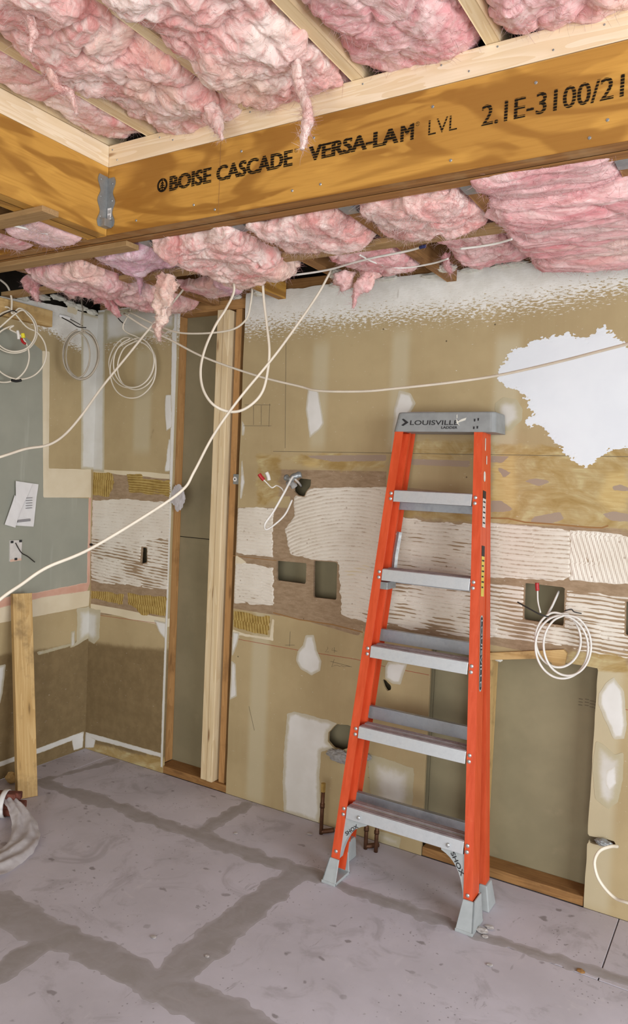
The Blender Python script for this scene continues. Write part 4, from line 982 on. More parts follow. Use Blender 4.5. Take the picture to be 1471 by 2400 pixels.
# ------------------------------------------------------------------ pink insulation
def batt(label, x0, x1, y0, y1, ztop, sag, seed, amp=0.035, mat=None, st=(1, 1, 1), res=0.0042, tufts=(), group=None, fibres=500, p=5.0, skew=0.0, rag=1.0, pt=7.0):
    cx = (x0+x1)/2; cy = (y0+y1)/2; hx = (x1-x0)/2; hy = (y1-y0)/2
    nx = max(24, int(2*(hx+sag*.5)/res)); ny = max(24, int(2*(hy+sag*.5)/res))
    S, T = np.meshgrid(np.linspace(-1, 1, nx), np.linspace(-1, 1, ny), indexing='ij')
    ws = np.sign(S)*(1-(1-np.abs(S))**1.25); wt = np.sign(T)*(1-(1-np.abs(T))**1.25)
    dome = ((1-np.abs(S)**p)*(1-np.abs(T)**pt))**0.5
    X = cx+hx*ws; Y = cy+hy*wt; Z = ztop-sag*dome*(1+skew*T)
    P = np.stack([X, Y, Z], 2)
    du = np.gradient(P, axis=0); dv = np.gradient(P, axis=1)
    N = np.cross(dv, du); N /= np.maximum(np.linalg.norm(N, axis=2, keepdims=True), 1e-9)
    rim = np.minimum(1-np.abs(S), 1-np.abs(T)); N[rim < 1e-9] = (0, 0, -1)
    q = P.reshape(-1, 3)+np.array([seed*1.7, seed*0.9, seed*2.3]); nn = N.reshape(-1, 3)
    qs = q*np.array(st)
    w = np.stack([fbm(qs*5+s*7.7, 4) for s in range(3)], 1)
    qw = qs+0.10*w
    big = fbm(qs*4.2+3.3, 3)
    med = fbm(qw*9.5, 3); cr = np.clip(1-np.abs(perlin(qw*6.5+4))*5.5, 0, 1)**1.6; fine = fbm(qw*34, 4, 0.65)
    d = amp*(1.3*big+0.55*med-0.42*cr+0.26*fine)
    edge = sstep(0, 0.12, rim).reshape(-1)
    out = P.reshape(-1, 3)+nn*d[:, None]+0.55*amp*w*rag
    rimn = fbm(qs*13, 4)
    rr = (1-edge)*0.03*rag
    out[:, 0] += rr*rimn*np.sign(S).reshape(-1); out[:, 1] += rr*np.roll(rimn, 7)*np.sign(T).reshape(-1)
    out[:, 2] -= 0.02*rag*(1-edge)*np.maximum(rimn, 0)
    I = np.arange(nx*ny).reshape(nx, ny)
    F = np.stack([I[:-1, :-1], I[:-1, 1:], I[1:, 1:], I[1:, :-1]], 2).reshape(-1, 4)
    root = thing('insulation_batt', label, 'insulation', (cx, cy, ztop-sag), group or 'pink insulation batts in the ceiling')
    m = mat or M_INS
    mk('batt_body', out, F, m, root, smooth=True, attrs={'fp': qw*1.0})
    fpt = [out]; fnn = [nn]
    for pts, rad, ts in tufts:
        tv, tn_ = tuft(root, pts, rad, ts, m)
        for _ in range(4): fpt.append(tv); fnn.append(tn_)
    fuzz(root, np.concatenate(fpt), np.concatenate(fnn), int(fibres*2.6), seed, m)
    return root
def fuzz(root, P, N, count, seed, m):
    rs = np.random.RandomState(int(seed*10)+3)
    k = rs.choice(len(P), count); b = P[k]; nn = N[k]
    tn = rs.normal(size=(count, 3)); tn -= nn*np.sum(tn*nn, 1)[:, None]
    dd = nn*0.3+tn*0.8; dd /= np.linalg.norm(dd, axis=1)[:, None]
    c = rs.normal(size=(count, 3))*0.9; L = rs.uniform(0.01, 0.045, count)[:, None]
    wv = np.cross(dd, rs.normal(size=(count, 3))); wv /= np.linalg.norm(wv, axis=1)[:, None]
    pos = b-0.002*dd; V = np.zeros((count, 8, 3))
    for s_ in range(4):
        hw = 0.00055*(1-s_/4.2); V[:, 2*s_] = pos-wv*hw; V[:, 2*s_+1] = pos+wv*hw
        dd = dd+c*0.3; dd /= np.linalg.norm(dd, axis=1)[:, None]; pos = pos+dd*L/3
    I = np.arange(count)[:, None]*8
    Q = np.concatenate([I+np.array([[2*s_, 2*s_+1, 2*s_+3, 2*s_+2]]) for s_ in range(3)])
    V = V.reshape(-1, 3)
    tag(mk('loose_fibres', V, Q, m, root, attrs={'fp': V+seed}), kind='stuff')
def tuft(root, pts, rad, seed, m):
    c = np.array(catmull(pts, 14)); n = len(c)
    R = np.interp(np.linspace(0, 1, n), np.linspace(0, 1, len(rad)), rad)
    v, f = tube_geo(c, R, 28, 0.75, (0.8, -0.6, 0), caps=True)
    v = np.array(v); q = v+seed*3.1; w = np.stack([fbm(q*14+s*3.3, 3) for s in range(3)], 1)
    rr = np.repeat(R, 28)[:, None]
    cen = np.repeat(c, 28, axis=0); rd = v-cen; rd /= np.maximum(np.linalg.norm(rd, axis=1, keepdims=True), 1e-9)
    qw = q*np.array((1, 1, .45))+0.05*w
    d = 0.6*ridged(qw*22, 4, 0.6)+0.7*fbm(q*13, 3)+0.5*fbm(qw*45, 3)-0.25
    v = v+rd*rr*d[:, None]*0.9+w*rr*0.9
    mk('hanging_tuft', v, f, m, root, smooth=True, attrs={'fp': qw})
    return v, rd
# raised ceiling, between the pale rafters
UP = 'batts between the pale rafters'
def Dp(s): return s
batt('pink batt between the rim rafter and the first pale rafter', 1.158, 1.336, -2.35, -0.99, 2.82, 0.07, 1.0, 0.022, M_INS, group=UP, fibres=500)
batt('pink batt between the first and second pale rafters, peach and dusty, wisps at its front', 1.382, 1.765, -2.3, -0.975, 2.83, 0.115, 2.0, 0.04, M_INS, group=UP, fibres=1200,
     tufts=[([(1.4647,-1.5497,2.7066),(1.474,-1.5227,2.6706),(1.4899,-1.4906,2.6558),(1.5087,-1.4821,2.601)], (.012, .014, .014, .006), 10.0), ([(1.5874,-1.7085,2.7267),(1.5991,-1.7037,2.6843),(1.5962,-1.7077,2.6412)], (.012, .012, .006), 11.0), ([(1.7093,-1.1458,2.7115),(1.7605,-1.1649,2.6508),(1.7828,-1.1656,2.6045)], (.03, .018, .006), 9.0)])
batt('pale pink batt bulging furthest down, between the second and third pale rafters', 1.785, 2.142, -2.2, -0.97, 2.83, 0.125, 3.0, 0.042, M_INS, group=UP, fibres=1200,
     tufts=[([(2.0846,-1.2466,2.7265),(2.1036,-1.2388,2.6582),(2.1318,-1.2495,2.5777),(2.138,-1.2599,2.5297),(2.1336,-1.2655,2.4726)], (.014, .015, .013, .018, .006), 8.0)])
batt('rose pink batt between the third and fourth pale rafters', 2.185, 2.54, -2.1, -0.965, 2.835, 0.10, 4.0, 0.03, M_INS2, group=UP, fibres=800, p=3.2)
batt('pink batt between the fourth and fifth pale rafters, upper right', 2.585, 2.948, -2.1, -0.985, 2.835, 0.11, 5.0, 0.032, M_INS2, group=UP, fibres=800, p=3.2)
batt('pink batt beyond the fifth pale rafter, at the right edge', 2.99, 3.38, -2.1, -0.965, 2.83, 0.10, 6.0, 0.03, M_INS2, group=UP, fibres=200, res=0.008, p=3.5)
# lower ceiling, between beam and wall
LO = 'batts sagging between the long beam and the wall'
batt('large layered rose batt sagging in torn strata at the right end', 2.475, 3.2, -0.80, -0.13, 2.46, 0.08, 11.0, 0.034, M_INS2, st=(0.4, 1.6, 1.7), group=LO, fibres=1200)
batt('flat rose tongue of insulation tucked under the long beam at the right', 2.485, 2.875, -0.965, -0.79, 2.468, 0.045, 12.0, 0.018, M_INS2, st=(0.5, 1.4, 1.4), group=LO, fibres=300)
batt('plump pale pink batt above the furring, over the ladder', 2.10, 2.448, -0.925, -0.64, 2.48, 0.085, 13.0, 0.03, M_INS, group=LO, fibres=800, p=3.5)
batt('rose batt beyond the furring strip, right above the thin white wire', 2.20, 2.45, -0.545, -0.19, 2.48, 0.06, 14.0, 0.026, M_INS2, group=LO, fibres=400,
     tufts=[([(2.1683,-0.3238,2.4459),(2.1845,-0.3163,2.4023),(2.1938,-0.3117,2.3837)], (.02, .012, .003), 2.2)])
batt('dusty pink batt with a dark shadowed back, left of the plump pale one', 1.70, 2.045, -0.91, -0.64, 2.475, 0.075, 15.0, 0.03, M_INS, group=LO, fibres=700, p=3.5)
batt('rose batt with a pointed rag hanging against the white wall', 1.78, 2.045, -0.53, -0.22, 2.475, 0.06, 16.0, 0.024, M_INS2, group=LO, fibres=400,
     tufts=[([(1.8551,-0.3139,2.4346),(1.8468,-0.3218,2.3802),(1.8155,-0.3308,2.3427),(1.7971,-0.3334,2.2817)], (.045, .035, .018, .004), 2.0), ([(1.746,-0.3451,2.4213),(1.7573,-0.3405,2.3793),(1.7503,-0.3463,2.35)], (.04, .028, .006), 2.4)])
batt('big pink batt bulging left of the hanging cable loop, with a long tail', 1.268, 1.642, -0.93, -0.44, 2.49, 0.12, 17.0, 0.036, M_INS, group=LO, fibres=1000,
     tufts=[([(1.1236,-0.6384,2.3935),(1.0955,-0.6472,2.3251),(1.0782,-0.6377,2.2593),(1.0512,-0.6336,2.2009),(1.058,-0.6328,2.1393)], (.05, .042, .036, .026, .006), 3.0)])
batt('lilac batt between the yellowish joist and the brown one, with a thin drip', 0.88, 1.20, -0.88, -0.64, 2.475, 0.065, 19.0, 0.024, M_INS3, group=LO, fibres=400, p=3.5,
     tufts=[([(0.8803,-0.6048,2.4803),(0.8961,-0.5982,2.4263),(0.9067,-0.5956,2.3537)], (.032, .02, .004), 4.0)])
batt('rosy batt over the left corner, above the black gap', 0.475, 0.81, -0.85, -0.48, 2.465, 0.085, 20.0, 0.036, M_INS2, group=LO, fibres=800,
     tufts=[([(0.2393,-0.6398,2.4717),(0.2565,-0.6325,2.4126),(0.276,-0.6229,2.3736)], (.045, .025, .008), 5.0), ([(0.3357,-0.5231,2.481),(0.3589,-0.5112,2.4417),(0.3836,-0.4982,2.4064)], (.05, .035, .008), 5.5)])
batt('ragged dusty rose batt hanging down the white corner wall', 0.55, 0.81, -0.44, -0.08, 2.465, 0.085, 21.0, 0.034, M_INS2, group=LO, fibres=500,
     tufts=[([(0.4466,-0.3992,2.46),(0.4901,-0.3756,2.4108),(0.5219,-0.3369,2.3411)], (.06, .04, .01), 6.0), ([(0.5797,-0.32,2.4461),(0.5962,-0.3122,2.4058),(0.6118,-0.3041,2.3819)], (.05, .035, .012), 6.5)])
batt('small rose scrap of insulation over the stud bay header', 0.90, 1.10, -0.36, -0.14, 2.475, 0.045, 22.0, 0.018, M_INS2, group=LO, fibres=150)
batt('small lilac scrap of insulation beside the white foam blob', 1.13, 1.205, -0.40, -0.26, 2.475, 0.07, 23.0, 0.018, M_INS3, group=LO, fibres=120)
LF = 'batts left of the shorter beam'
batt('rosy batt left of the shorter beam, nearest the left wall', 0.47, 0.80, -1.24, -1.04, 2.47, 0.035, 24.0, 0.02, M_INS2, group=LF, fibres=300)
batt('lilac batt pushed up against the shorter beam', 0.87, 1.05, -1.25, -1.04, 2.475, 0.05, 25.0, 0.02, M_INS3, group=LF, fibres=250,
     tufts=[([(0.7682,-0.9037,2.515),(0.7661,-0.907,2.4772),(0.7617,-0.9109,2.453)], (.024, .014, .004), 7.0)])
batt('lilac batt left of the shorter beam, behind the near furring strip', 0.87, 1.05, -1.7, -1.37, 2.50, 0.045, 26.0, 0.02, M_INS3, group=LF, fibres=150)
batt('rosy batt between the joists left of the shorter beam, nearer the viewer', 0.47, 0.79, -1.7, -1.37, 2.50, 0.045, 27.0, 0.02, M_INS2, group=LF, fibres=150, res=.008)

# ------------------------------------------------------------------ step ladder
LAD = thing('step_ladder', 'orange step ladder, folded and leaning against the wall, grey cap and metal steps', 'ladder', (2.14, -0.32, 0.0))
nL = Vector((0, 1, -0.144)).normalized()
def rail_geo(b, t, side, fl, web, th, dep):
    """C channel: web on the outer side, flanges turned inwards; b,t = outer front corner at bottom and top"""
    b = Vector(b); t = Vector(t); ax = (t-b).normalized()
    ix = Vector((side, 0, 0)); d = Vector(dep); d = (d-ax*d.dot(ax)).normalized(); ix = (ix-ax*ix.dot(ax)).normalized()
    prof = [(0, 0), (fl, 0), (fl, th), (th*1.6, th*1.3), (th*1.6, web*.30), (th, web*.34), (th, web*.66), (th*1.6, web*.70), (th*1.6, web-th*1.3), (fl, web-th), (fl, web), (0, web)]
    V = []; n = len(prof)
    for base in (b, t):
        for u, w in prof: V.append(tuple(base+ix*u+d*w))
    Fc = [(i, (i+1) % n, n+(i+1) % n, n+i) for i in range(n)]
    Fc += [tuple(range(n-1, -1, -1)), tuple(range(n, 2*n))]
    bm = bmesh.new(); vs = [bm.verts.new(v) for v in V]
    for f in Fc: bm.faces.new([vs[i] for i in f])
    bmesh.ops.triangulate(bm, faces=[f for f in bm.faces if len(f.verts) > 4]); bmesh.ops.recalc_face_normals(bm, faces=bm.faces)
    return bm_arrays(bm)
def lerp(a, b, t): return tuple(a[i]+(b[i]-a[i])*t for i in range(3))
FLb, FLt = (1.849, -0.414, 0.04), (1.9265, -0.160, 1.812)
FRb, FRt = (2.439, -0.414, 0.04), (2.2965, -0.160, 1.812)
mk('front_rail', *rail_geo(FLb, FLt, 1, 0.036, 0.072, 0.004, nL), M_ORANGE, LAD)
mk('front_rail', *rail_geo(FRb, FRt, -1, 0.034, 0.072, 0.004, nL), M_ORANGE, LAD)
RLb, RLt = (1.815, -0.245, 0.05), (1.934, -0.086, 1.812)
RRb, RRt = (2.432, -0.245, 0.05), (2.289, -0.086, 1.812)
mk('rear_rail', *rail_geo(RLb, RLt, 1, 0.03, 0.05, 0.004, (0, 1, -.09)), M_ORANGE, LAD)
mk('rear_rail', *rail_geo(RRb, RRt, -1, 0.03, 0.05, 0.004, (0, 1, -.09)), M_ORANGE, LAD)
def at_z(b, t, z): return lerp(b, t, (z-b[2])/(t[2]-b[2]))
def ladder_y(z): return -0.42+0.144*z
def rivet(p, n, r, parent):
    bm = bmesh.new(); bmesh.ops.create_uvsphere(bm, u_segments=10, v_segments=6, radius=r)
    for v in bm.verts: v.co.y *= 0.45
    bmesh.ops.translate(bm, vec=p, verts=bm.verts); v, f = bm_arrays(bm)
    return mk('rivet', v, f, M_RIVET, parent, smooth=True)
STEPS = (1.565, 1.246, 0.938, 0.619, 0.305)
for k, z in enumerate(STEPS):
    xl = at_z(FLb, FLt, z)[0]+0.0365; xr = at_z(FRb, FRt, z)[0]-0.0345; y = ladder_y(z)
    # bent aluminium front with rear lip and underside
    prof = [(-0.001, 0), (-0.001+.0068*.9, -0.046), (0.0035, -0.048), (-.0065, -0.046)]
    lip = box_geo((xl+.001, y-0.004, z-0.045), (xr-.001, y-0.0005, z), 0.0012)
    back = box_geo((xl+.001, y+0.072, z-0.022), (xr-.001, y+0.075, z-0.003), 0.0008)
    top = box_geo((xl+.001, y-0.001, z-0.004), (xr-.001, y+0.074, z-0.001), 0.0008)
    for vs_, dy in ((lip[0], 1),):
        lip = ([(a, b-0.144*(z-c)*1.0, c) for a, b, c in vs_], lip[1])
    st = mk('step', *join_geo(lip, back, top), M_ALU, LAD)
    ribs = []
    for j in range(5):
        w0 = y+0.0015+j*0.0145
        if j == 2: continue
        ribs.append(box_geo((xl+.002, w0, z-0.001), (xr-.002, w0+0.012, z+0.0018), 0.0008))
    mk('tread', *join_geo(*ribs), M_TREAD, st)
    for xx in (xl-0.013, xr+0.013):
        for zz in (z-0.012, z-0.034): rivet((xx, ladder_y(zz)-0.001, zz), None, 0.0075, LAD)
for xx in (1.955, 2.325): rivet((xx, ladder_y(0.28)-0.0085, 0.278), None, 0.008, LAD)
for (b, t, s) in ((FLb, FLt, 1), (FRb, FRt, -1)):
    p = at_z(b, t, 0.125); rivet((p[0]+s*0.018, p[1]-0.001, 0.125), None, 0.0075, LAD)
BH = {1.517: .032, 1.215: .033, 0.986: .05, 0.664: .052, 0.302: .034}
for zt in BH:
    a = at_z(RLb, RLt, zt); b = at_z(RRb, RRt, zt)
    bar = join_geo(box_geo((a[0]+.006, a[1]-.0045, zt-BH[zt]), (b[0]-.026, a[1]-.001, zt), 0.001), box_geo((a[0]+.006, a[1]-.004, zt-0.003), (b[0]-.026, a[1]+.016, zt), 0.001))
    mk('rear_brace', *bar, M_BRACE, LAD)
# grey moulded cap
def cap_geo():
    bm = bmesh.new(); bmesh.ops.create_cube(bm, size=1.0)
    for v in bm.verts:
        z = 1.806 if v.co.z < 0 else 1.886
        x = (1.918 if v.co.z < 0 else 1.929) if v.co.x < 0 else (2.346 if v.co.z < 0 else 2.339)
        y = (-0.166 if v.co.z < 0 else -0.152) if v.co.y < 0 else -0.012
        v.co = (x, y, z)
    vert = [e for e in bm.edges if abs(e.verts[0].co.z-e.verts[1].co.z) > .05]
    bmesh.ops.bevel(bm, geom=vert, offset=0.02, segments=4, affect='EDGES', profile=0.5)
    top = [e for e in bm.edges if e.verts[0].co.z > 1.88 and e.verts[1].co.z > 1.88 and len(e.link_faces) == 2 and e.calc_face_angle(0) > .8]
    bmesh.ops.bevel(bm, geom=top, offset=0.006, segments=2, affect='EDGES', profile=0.5)
    return bm_arrays(bm)
CAP = mk('top_cap', *cap_geo(), M_CAP, LAD)
mk('tool_slot', *box_geo((1.97, -0.145, 1.8855), (2.09, -0.11, 1.8875), 0.0005), M_TREAD, CAP)
mk('tool_slot', *box_geo((2.15, -0.13, 1.8855), (2.30, -0.09, 1.8875), 0.0005), M_PRINT, CAP)
cy_ = lambda z: -0.166+0.175*(z-1.806)
cup = Vector((0, 0.175, 1)).normalized()
text('cap_lettering', 'LOUISVILLE', M_PRINT, (1.992, cy_(1.833)-.0008, 1.833), (1, 0, 0), cup, 0.205, 0.0195, CAP, 0.012)
text('cap_lettering', 'LADDER', M_PRINT, (2.128, cy_(1.819)-.0008, 1.818), (1, 0, 0), cup, 0.068, 0.0105, CAP, 0.03)
def chev():
    p = [(0, .028), (.008, .030), (.032, .0145), (.010, 0), (.001, .003), (.016, .0145)]
    v = [(1.953+a, cy_(1.829+b)-.0009, 1.829+b) for a, b in p]
    return v, [(0, 5, 2, 1), (5, 4, 3, 2)]
mk('cap_emblem', *chev(), M_PRINT, CAP)
def splash(pts, name, parent, mat=None, s=0.0012, xy=None):
    v = [(x, (xy(z) if xy else cy_(z))-s, z) for x, z in pts]
    mk(name, v, [tuple(range(len(v)))], mat or M_SCRAP, parent)
splash([(2.186, 1.858), (2.191, 1.838), (2.205, 1.830), (2.196, 1.842), (2.225, 1.852), (2.228, 1.862), (2.208, 1.856), (2.196, 1.848)], 'paint_splash', CAP)
splash([(2.186, 1.872), (2.189, 1.876), (2.191, 1.862), (2.188, 1.858)], 'paint_splash', CAP)
for x, z in ((2.262, 1.852), (2.276, 1.855), (2.262, 1.822), (2.276, 1.824)): mk('cap_slot', *box_geo((x-.003, cy_(z)-.001, z-.005), (x+.003, cy_(z)+.002, z+.005)), M_PRINT, CAP)
# boots
def boot(x0, x1, y0, y1, zt, tx0, tx1, ty0, ty1):
    bm = bmesh.new(); bmesh.ops.create_cube(bm, size=1.0)
    for v in bm.verts:
        top = v.co.z > 0
        v.co = ((tx0 if top else x0) if v.co.x < 0 else (tx1 if top else x1), (ty0 if top else y0) if v.co.y < 0 else (ty1 if top else y1), zt if top else 0.0005)
    bmesh.ops.bevel(bm, geom=bm.edges[:], offset=0.004, segments=2, affect='EDGES', profile=0.5)
    return bm_arrays(bm)
def boot_hollow(x0, x1, y0, y1, zt, tx0, tx1, ty0, ty1, inner):
    """tapered boot, open on the inner side: front plate, back plate, outer plate, sole"""
    th = 0.006; g = []
    def slab(b, t):
        bm = bmesh.new(); bmesh.ops.create_cube(bm, size=1.0)
        for v in bm.verts:
            q = t if v.co.z > 0 else b
            v.co = (q[0] if v.co.x < 0 else q[1], q[2] if v.co.y < 0 else q[3], q[5] if v.co.z > 0 else q[4])
        bmesh.ops.bevel(bm, geom=bm.edges[:], offset=0.0015, segments=1, affect='EDGES'); g.append(bm_arrays(bm))
    slab((x0, x1, y0, y0+th, .0005, zt), (tx0, tx1, ty0, ty0+th, .0005, zt))
    slab((x0, x1, y1-th, y1, .0005, zt), (tx0, tx1, ty1-th, ty1, .0005, zt))
    if inner > 0: slab((x0, x0+th, y0, y1, .0005, zt), (tx0, tx0+th, ty0, ty1, .0005, zt))
    else: slab((x1-th, x1, y0, y1, .0005, zt), (tx1-th, tx1, ty0, ty1, .0005, zt))
    g.append(box_geo((x0, y0, 0.0005), (x1, y1, 0.012), 0.002))
    return join_geo(*g)
mk('foot', *boot_hollow(1.828, 1.890, -0.436, -0.312, 0.098, 1.846, 1.890, -0.412, -0.330, 1), M_FOOT, LAD)
mk('foot', *boot_hollow(2.384, 2.450, -0.436, -0.318, 0.112, 2.400, 2.443, -0.412, -0.330, -1), M_FOOT, LAD)
mk('rear_foot', *boot(1.800, 1.846, -0.255, -0.17, 0.095, 1.811, 1.848, -0.248, -0.186), M_FOOT, LAD)
mk('rear_foot', *boot(2.398, 2.452, -0.255, -0.17, 0.095, 2.405, 2.436, -0.248, -0.186), M_FOOT, LAD)
# curved braces between the lowest step and the rails
def gusset(pts):
    bm = bmesh.new()
    f = bm.faces.new([bm.verts.new((x, ladder_y(z)+0.004, z)) for x, z in pts])
    r = bmesh.ops.extrude_face_region(bm, geom=[f])
    bmesh.ops.translate(bm, vec=(0, 0.03, 0), verts=[e for e in r['geom'] if isinstance(e, bmesh.types.BMVert)])
    bmesh.ops.recalc_face_normals(bm, faces=bm.faces)
    return bm_arrays(bm)
def arc(p0, p1, p2, n=10):
    return [tuple((1-t)**2*np.array(p0)+2*t*(1-t)*np.array(p1)+t*t*np.array(p2)) for t in np.linspace(0, 1, n)]
zb = 0.258
gl = mk('corner_brace', *gusset([(1.878, zb), (1.988, zb), (1.988, zb-.006)]+arc((1.985, zb-.008), (1.903, 0.225), (1.886, 0.10))+[(1.884, 0.10)]), M_FOOT, LAD)
gr = mk('corner_brace', *gusset([(2.398, zb), (2.402, 0.10), (2.399, 0.10)]+arc((2.397, 0.10), (2.383, 0.225), (2.298, zb-.008))+[(2.296, zb)]), M_FOOT, LAD)
def gtext(p, ang, w, h, par):
    x = Vector((math.cos(ang), 0.144*math.sin(ang), math.sin(ang))); y = Vector((-math.sin(ang), 0.144*math.cos(ang), math.cos(ang)))
    text('brace_lettering', 'SHOX', M_PRINT, (p[0], ladder_y(p[1])+0.0028, p[1]), x, y, w, h, par, 0.02)
gtext((1.908, 0.193), math.radians(43), 0.066, 0.015, gl)
gtext((2.334, 0.249), math.radians(-55), 0.085, 0.017, gr)
# spreader
mk('spreader', *tube_geo([(1.966, -0.155, 1.395), (1.958, -0.165, 1.30), (1.952, -0.17, 1.17)], 0.012, 4, 0.3, (1, 0, 0)), M_GALV, LAD)
mk('spreader_clip', *box_geo((1.918, -0.248, 1.165), (1.966, -0.165, 1.195), 0.002), M_GALV, LAD)
# decals on the outer face of the right rail
axR = (Vector(FRt)-Vector(FRb)).normalized(); dR = (nL-axR*nL.dot(axR)).normalized(); oR = axR.cross(dR).normalized()
if oR.x < 0: oR = -oR
def railp(z, d, e=0.0012): 
    p = Vector(at_z(FRb, FRt, z))+dR*d+oR*e; return tuple(p)
def decal(name, z0, z1, d0, d1, mat, e=0.0010, rnd=0):
    if rnd:
        pts = []
        w = (d1-d0)/2; c = (d0+d1)/2
        for k in range(9): a = math.pi*k/8; pts.append((c+w*math.cos(a), z1-w+w*math.sin(a)))
        for k in range(9): a = math.pi+math.pi*k/8; pts.append((c+w*math.cos(a), z0+w+w*math.sin(a)))
        v = [railp(z, d, e) for d, z in pts]
    else: v = [railp(z0, d0, e), railp(z0, d1, e), railp(z1, d1, e), railp(z1, d0, e)]
    mk(name, v, [tuple(range(len(v)))], mat, LAD)
decal('label', 1.445, 1.555, 0.018, 0.056, M_LBLW); decal('label_header', 1.555, 1.585, 0.018, 0.056, M_PRINT)
decal('label', 1.185, 1.335, 0.018, 0.054, M_LBLY); decal('label_header', 1.335, 1.375, 0.018, 0.054, M_PRINT)
decal('rail_badge', 0.835, 1.115, 0.020, 0.052, M_FOOT, 0.0008, 1); decal('rail_badge_face', 0.841, 1.109, 0.0235, 0.0485, M_PRINT, 0.0012, 1)
text('badge_lettering', 'LOUISVILLE', M_FOOT, railp(1.098, 0.0275, 0.0017), -axR, dR, 0.25, 0.017, LAD, 0.01)
for z, n_ in ((1.545, 5), (1.322, 6)):
    for j in range(n_): decal('label_print', z-j*.02-.006, z-j*.02, 0.023, 0.05-0.006*(j % 2), M_PRINT, 0.0016)
decal('paint_splash', 1.62, 1.66, 0.022, 0.045, M_SCRAP, 0.0012, 1); decal('paint_splash', 1.74, 1.79, 0.030, 0.040, M_SCRAP, 0.0012, 1); decal('paint_splash', 1.69, 1.725, 0.05, 0.06, M_SCRAP, 0.0012, 1)

# ------------------------------------------------------------------ cables
def cable(label, pts, r=0.0052, mat=None, name='electrical_cable', flat=0.72, n=9, cat='cable', group=None, extra=None):
    c = catmull(pts, n); v, f = tube_geo(c, r, 8, flat)
    if extra is None:
        return tag(mk(name, v, f, mat or M_CABLE, smooth=True), label, cat, group)
    root = thing(name, label, cat, tuple(np.array(pts).min(0)), group)
    mk('jacket', v, f, mat or M_CABLE, root, smooth=True)
    return root
cable('long ivory cable dropping from the ceiling and sweeping down to the left', [(1.71,-0.3659,2.4365),(1.7157,-0.3995,2.3972),(1.7006,-0.4728,2.2872),(1.649,-0.6321,2.0663),(1.5853,-0.7737,1.8765),(1.558,-0.8791,1.7372),(1.5533,-0.9705,1.6058),(1.5431,-1.0151,1.5416),(1.507,-1.1344,1.4613),(1.4527,-1.3362,1.3496),(1.4239,-1.4729,1.3003),(1.4122,-1.5523,1.2557),(1.4052,-1.6168,1.2187),(1.391,-1.7112,1.1397),(1.3761,-1.7853,1.0108)], 0.0056)
cable('ivory cable swinging from the long-tailed batt down across the grey left wall', [(0.9208,-0.325,2.4534),(0.8998,-0.389,2.3638),(0.8637,-0.4875,2.2363),(0.8385,-0.5915,2.1002),(0.8281,-0.7225,1.9474),(0.8375,-0.8406,1.8127),(0.8471,-0.9327,1.7281),(0.8521,-1.0138,1.6844),(0.8642,-1.1243,1.6635),(0.8718,-1.2384,1.6281),(0.8475,-1.372,1.5857)], 0.0050)
cable('ivory cable hanging in a big U loop in front of the pale studs', [(1.3655,-0.5713,2.4616),(1.3735,-0.5697,2.4025),(1.3836,-0.5673,2.3315),(1.3678,-0.5922,2.26),(1.3421,-0.6231,2.1885),(1.3193,-0.6533,2.0958),(1.315,-0.6721,2.0096),(1.3333,-0.6768,1.9334),(1.3732,-0.6675,1.8756),(1.4207,-0.6405,1.848),(1.4691,-0.6113,1.8504),(1.5069,-0.5751,1.8853),(1.5297,-0.5471,1.9364),(1.5351,-0.5281,2.014),(1.5301,-0.5149,2.1),(1.5036,-0.5019,2.2047),(1.4755,-0.4899,2.3108),(1.4508,-0.475,2.4322)], 0.0058)
cable('thin ivory cable looping from the header under the furring to the corner wall', [(1.1346,-0.2149,2.5518),(1.1614,-0.2003,2.522),(1.1894,-0.1862,2.4729),(1.1779,-0.1743,2.3843),(1.1426,-0.1643,2.3115),(1.0399,-0.1697,2.2702),(0.8019,-0.1959,2.2702),(0.6179,-0.1868,2.3231),(0.4185,-0.1854,2.4056)], 0.0048)
cable('long ivory cable crossing the wall from the corner and out at the right', [(0.4604,-0.2552,2.3772),(0.6079,-0.2409,2.2966),(0.7511,-0.2282,2.2347),(0.9619,-0.2233,2.1423),(1.2548,-0.2157,2.0501),(1.4868,-0.2195,1.9959),(1.6053,-0.243,1.9701),(1.819,-0.2553,1.9619),(1.9756,-0.266,1.9688),(2.1954,-0.2852,1.9818),(2.3899,-0.3076,1.9993),(2.6152,-0.4047,2.0208),(2.8623,-0.547,2.0446),(3.0177,-0.6282,2.0587)], 0.0050)
def zp(pts, z): return [(x, y, z) for x, y in pts]
cable('thin white wire running under the furring above the stud bay', zp([(1.2803,-0.5587),(1.3374,-0.5084),(1.4172,-0.5236),(1.4747,-0.4533),(1.6025,-0.4355),(1.7471,-0.4481),(1.8843,-0.4954),(1.9859,-0.5221),(2.1225,-0.5463),(2.1887,-0.57)], 2.408), 0.0042, M_WHITE, 'ceiling_wire')
cable('thin white wire drooping below the pointed rag of insulation', zp([(1.9395,-0.5603),(1.9489,-0.4478),(2.009,-0.3507),(2.1339,-0.3596),(2.2142,-0.3954)], 2.412), 0.0036, M_WHITE, 'ceiling_wire')
cable('thin white wire end below the layered batt', zp([(2.3181,-0.5536),(2.3798,-0.5522),(2.4477,-0.562),(2.5033,-0.5849)], 2.39), 0.0040, M_WHITE, 'ceiling_wire')
cable('short white wire above the joist left of the shorter beam', zp([(0.9544,-1.2788),(0.9732,-1.2324),(0.9851,-1.188),(1.0015,-1.1609)], 2.43), 0.0045, M_WHITE, 'ceiling_wire')
cable('thin pair of white wires crossing above the hanging loop', zp([(1.3858,-0.5618),(1.4252,-0.4798),(1.4355,-0.372)], 2.42), 0.0034, M_WHITE, 'ceiling_wire')
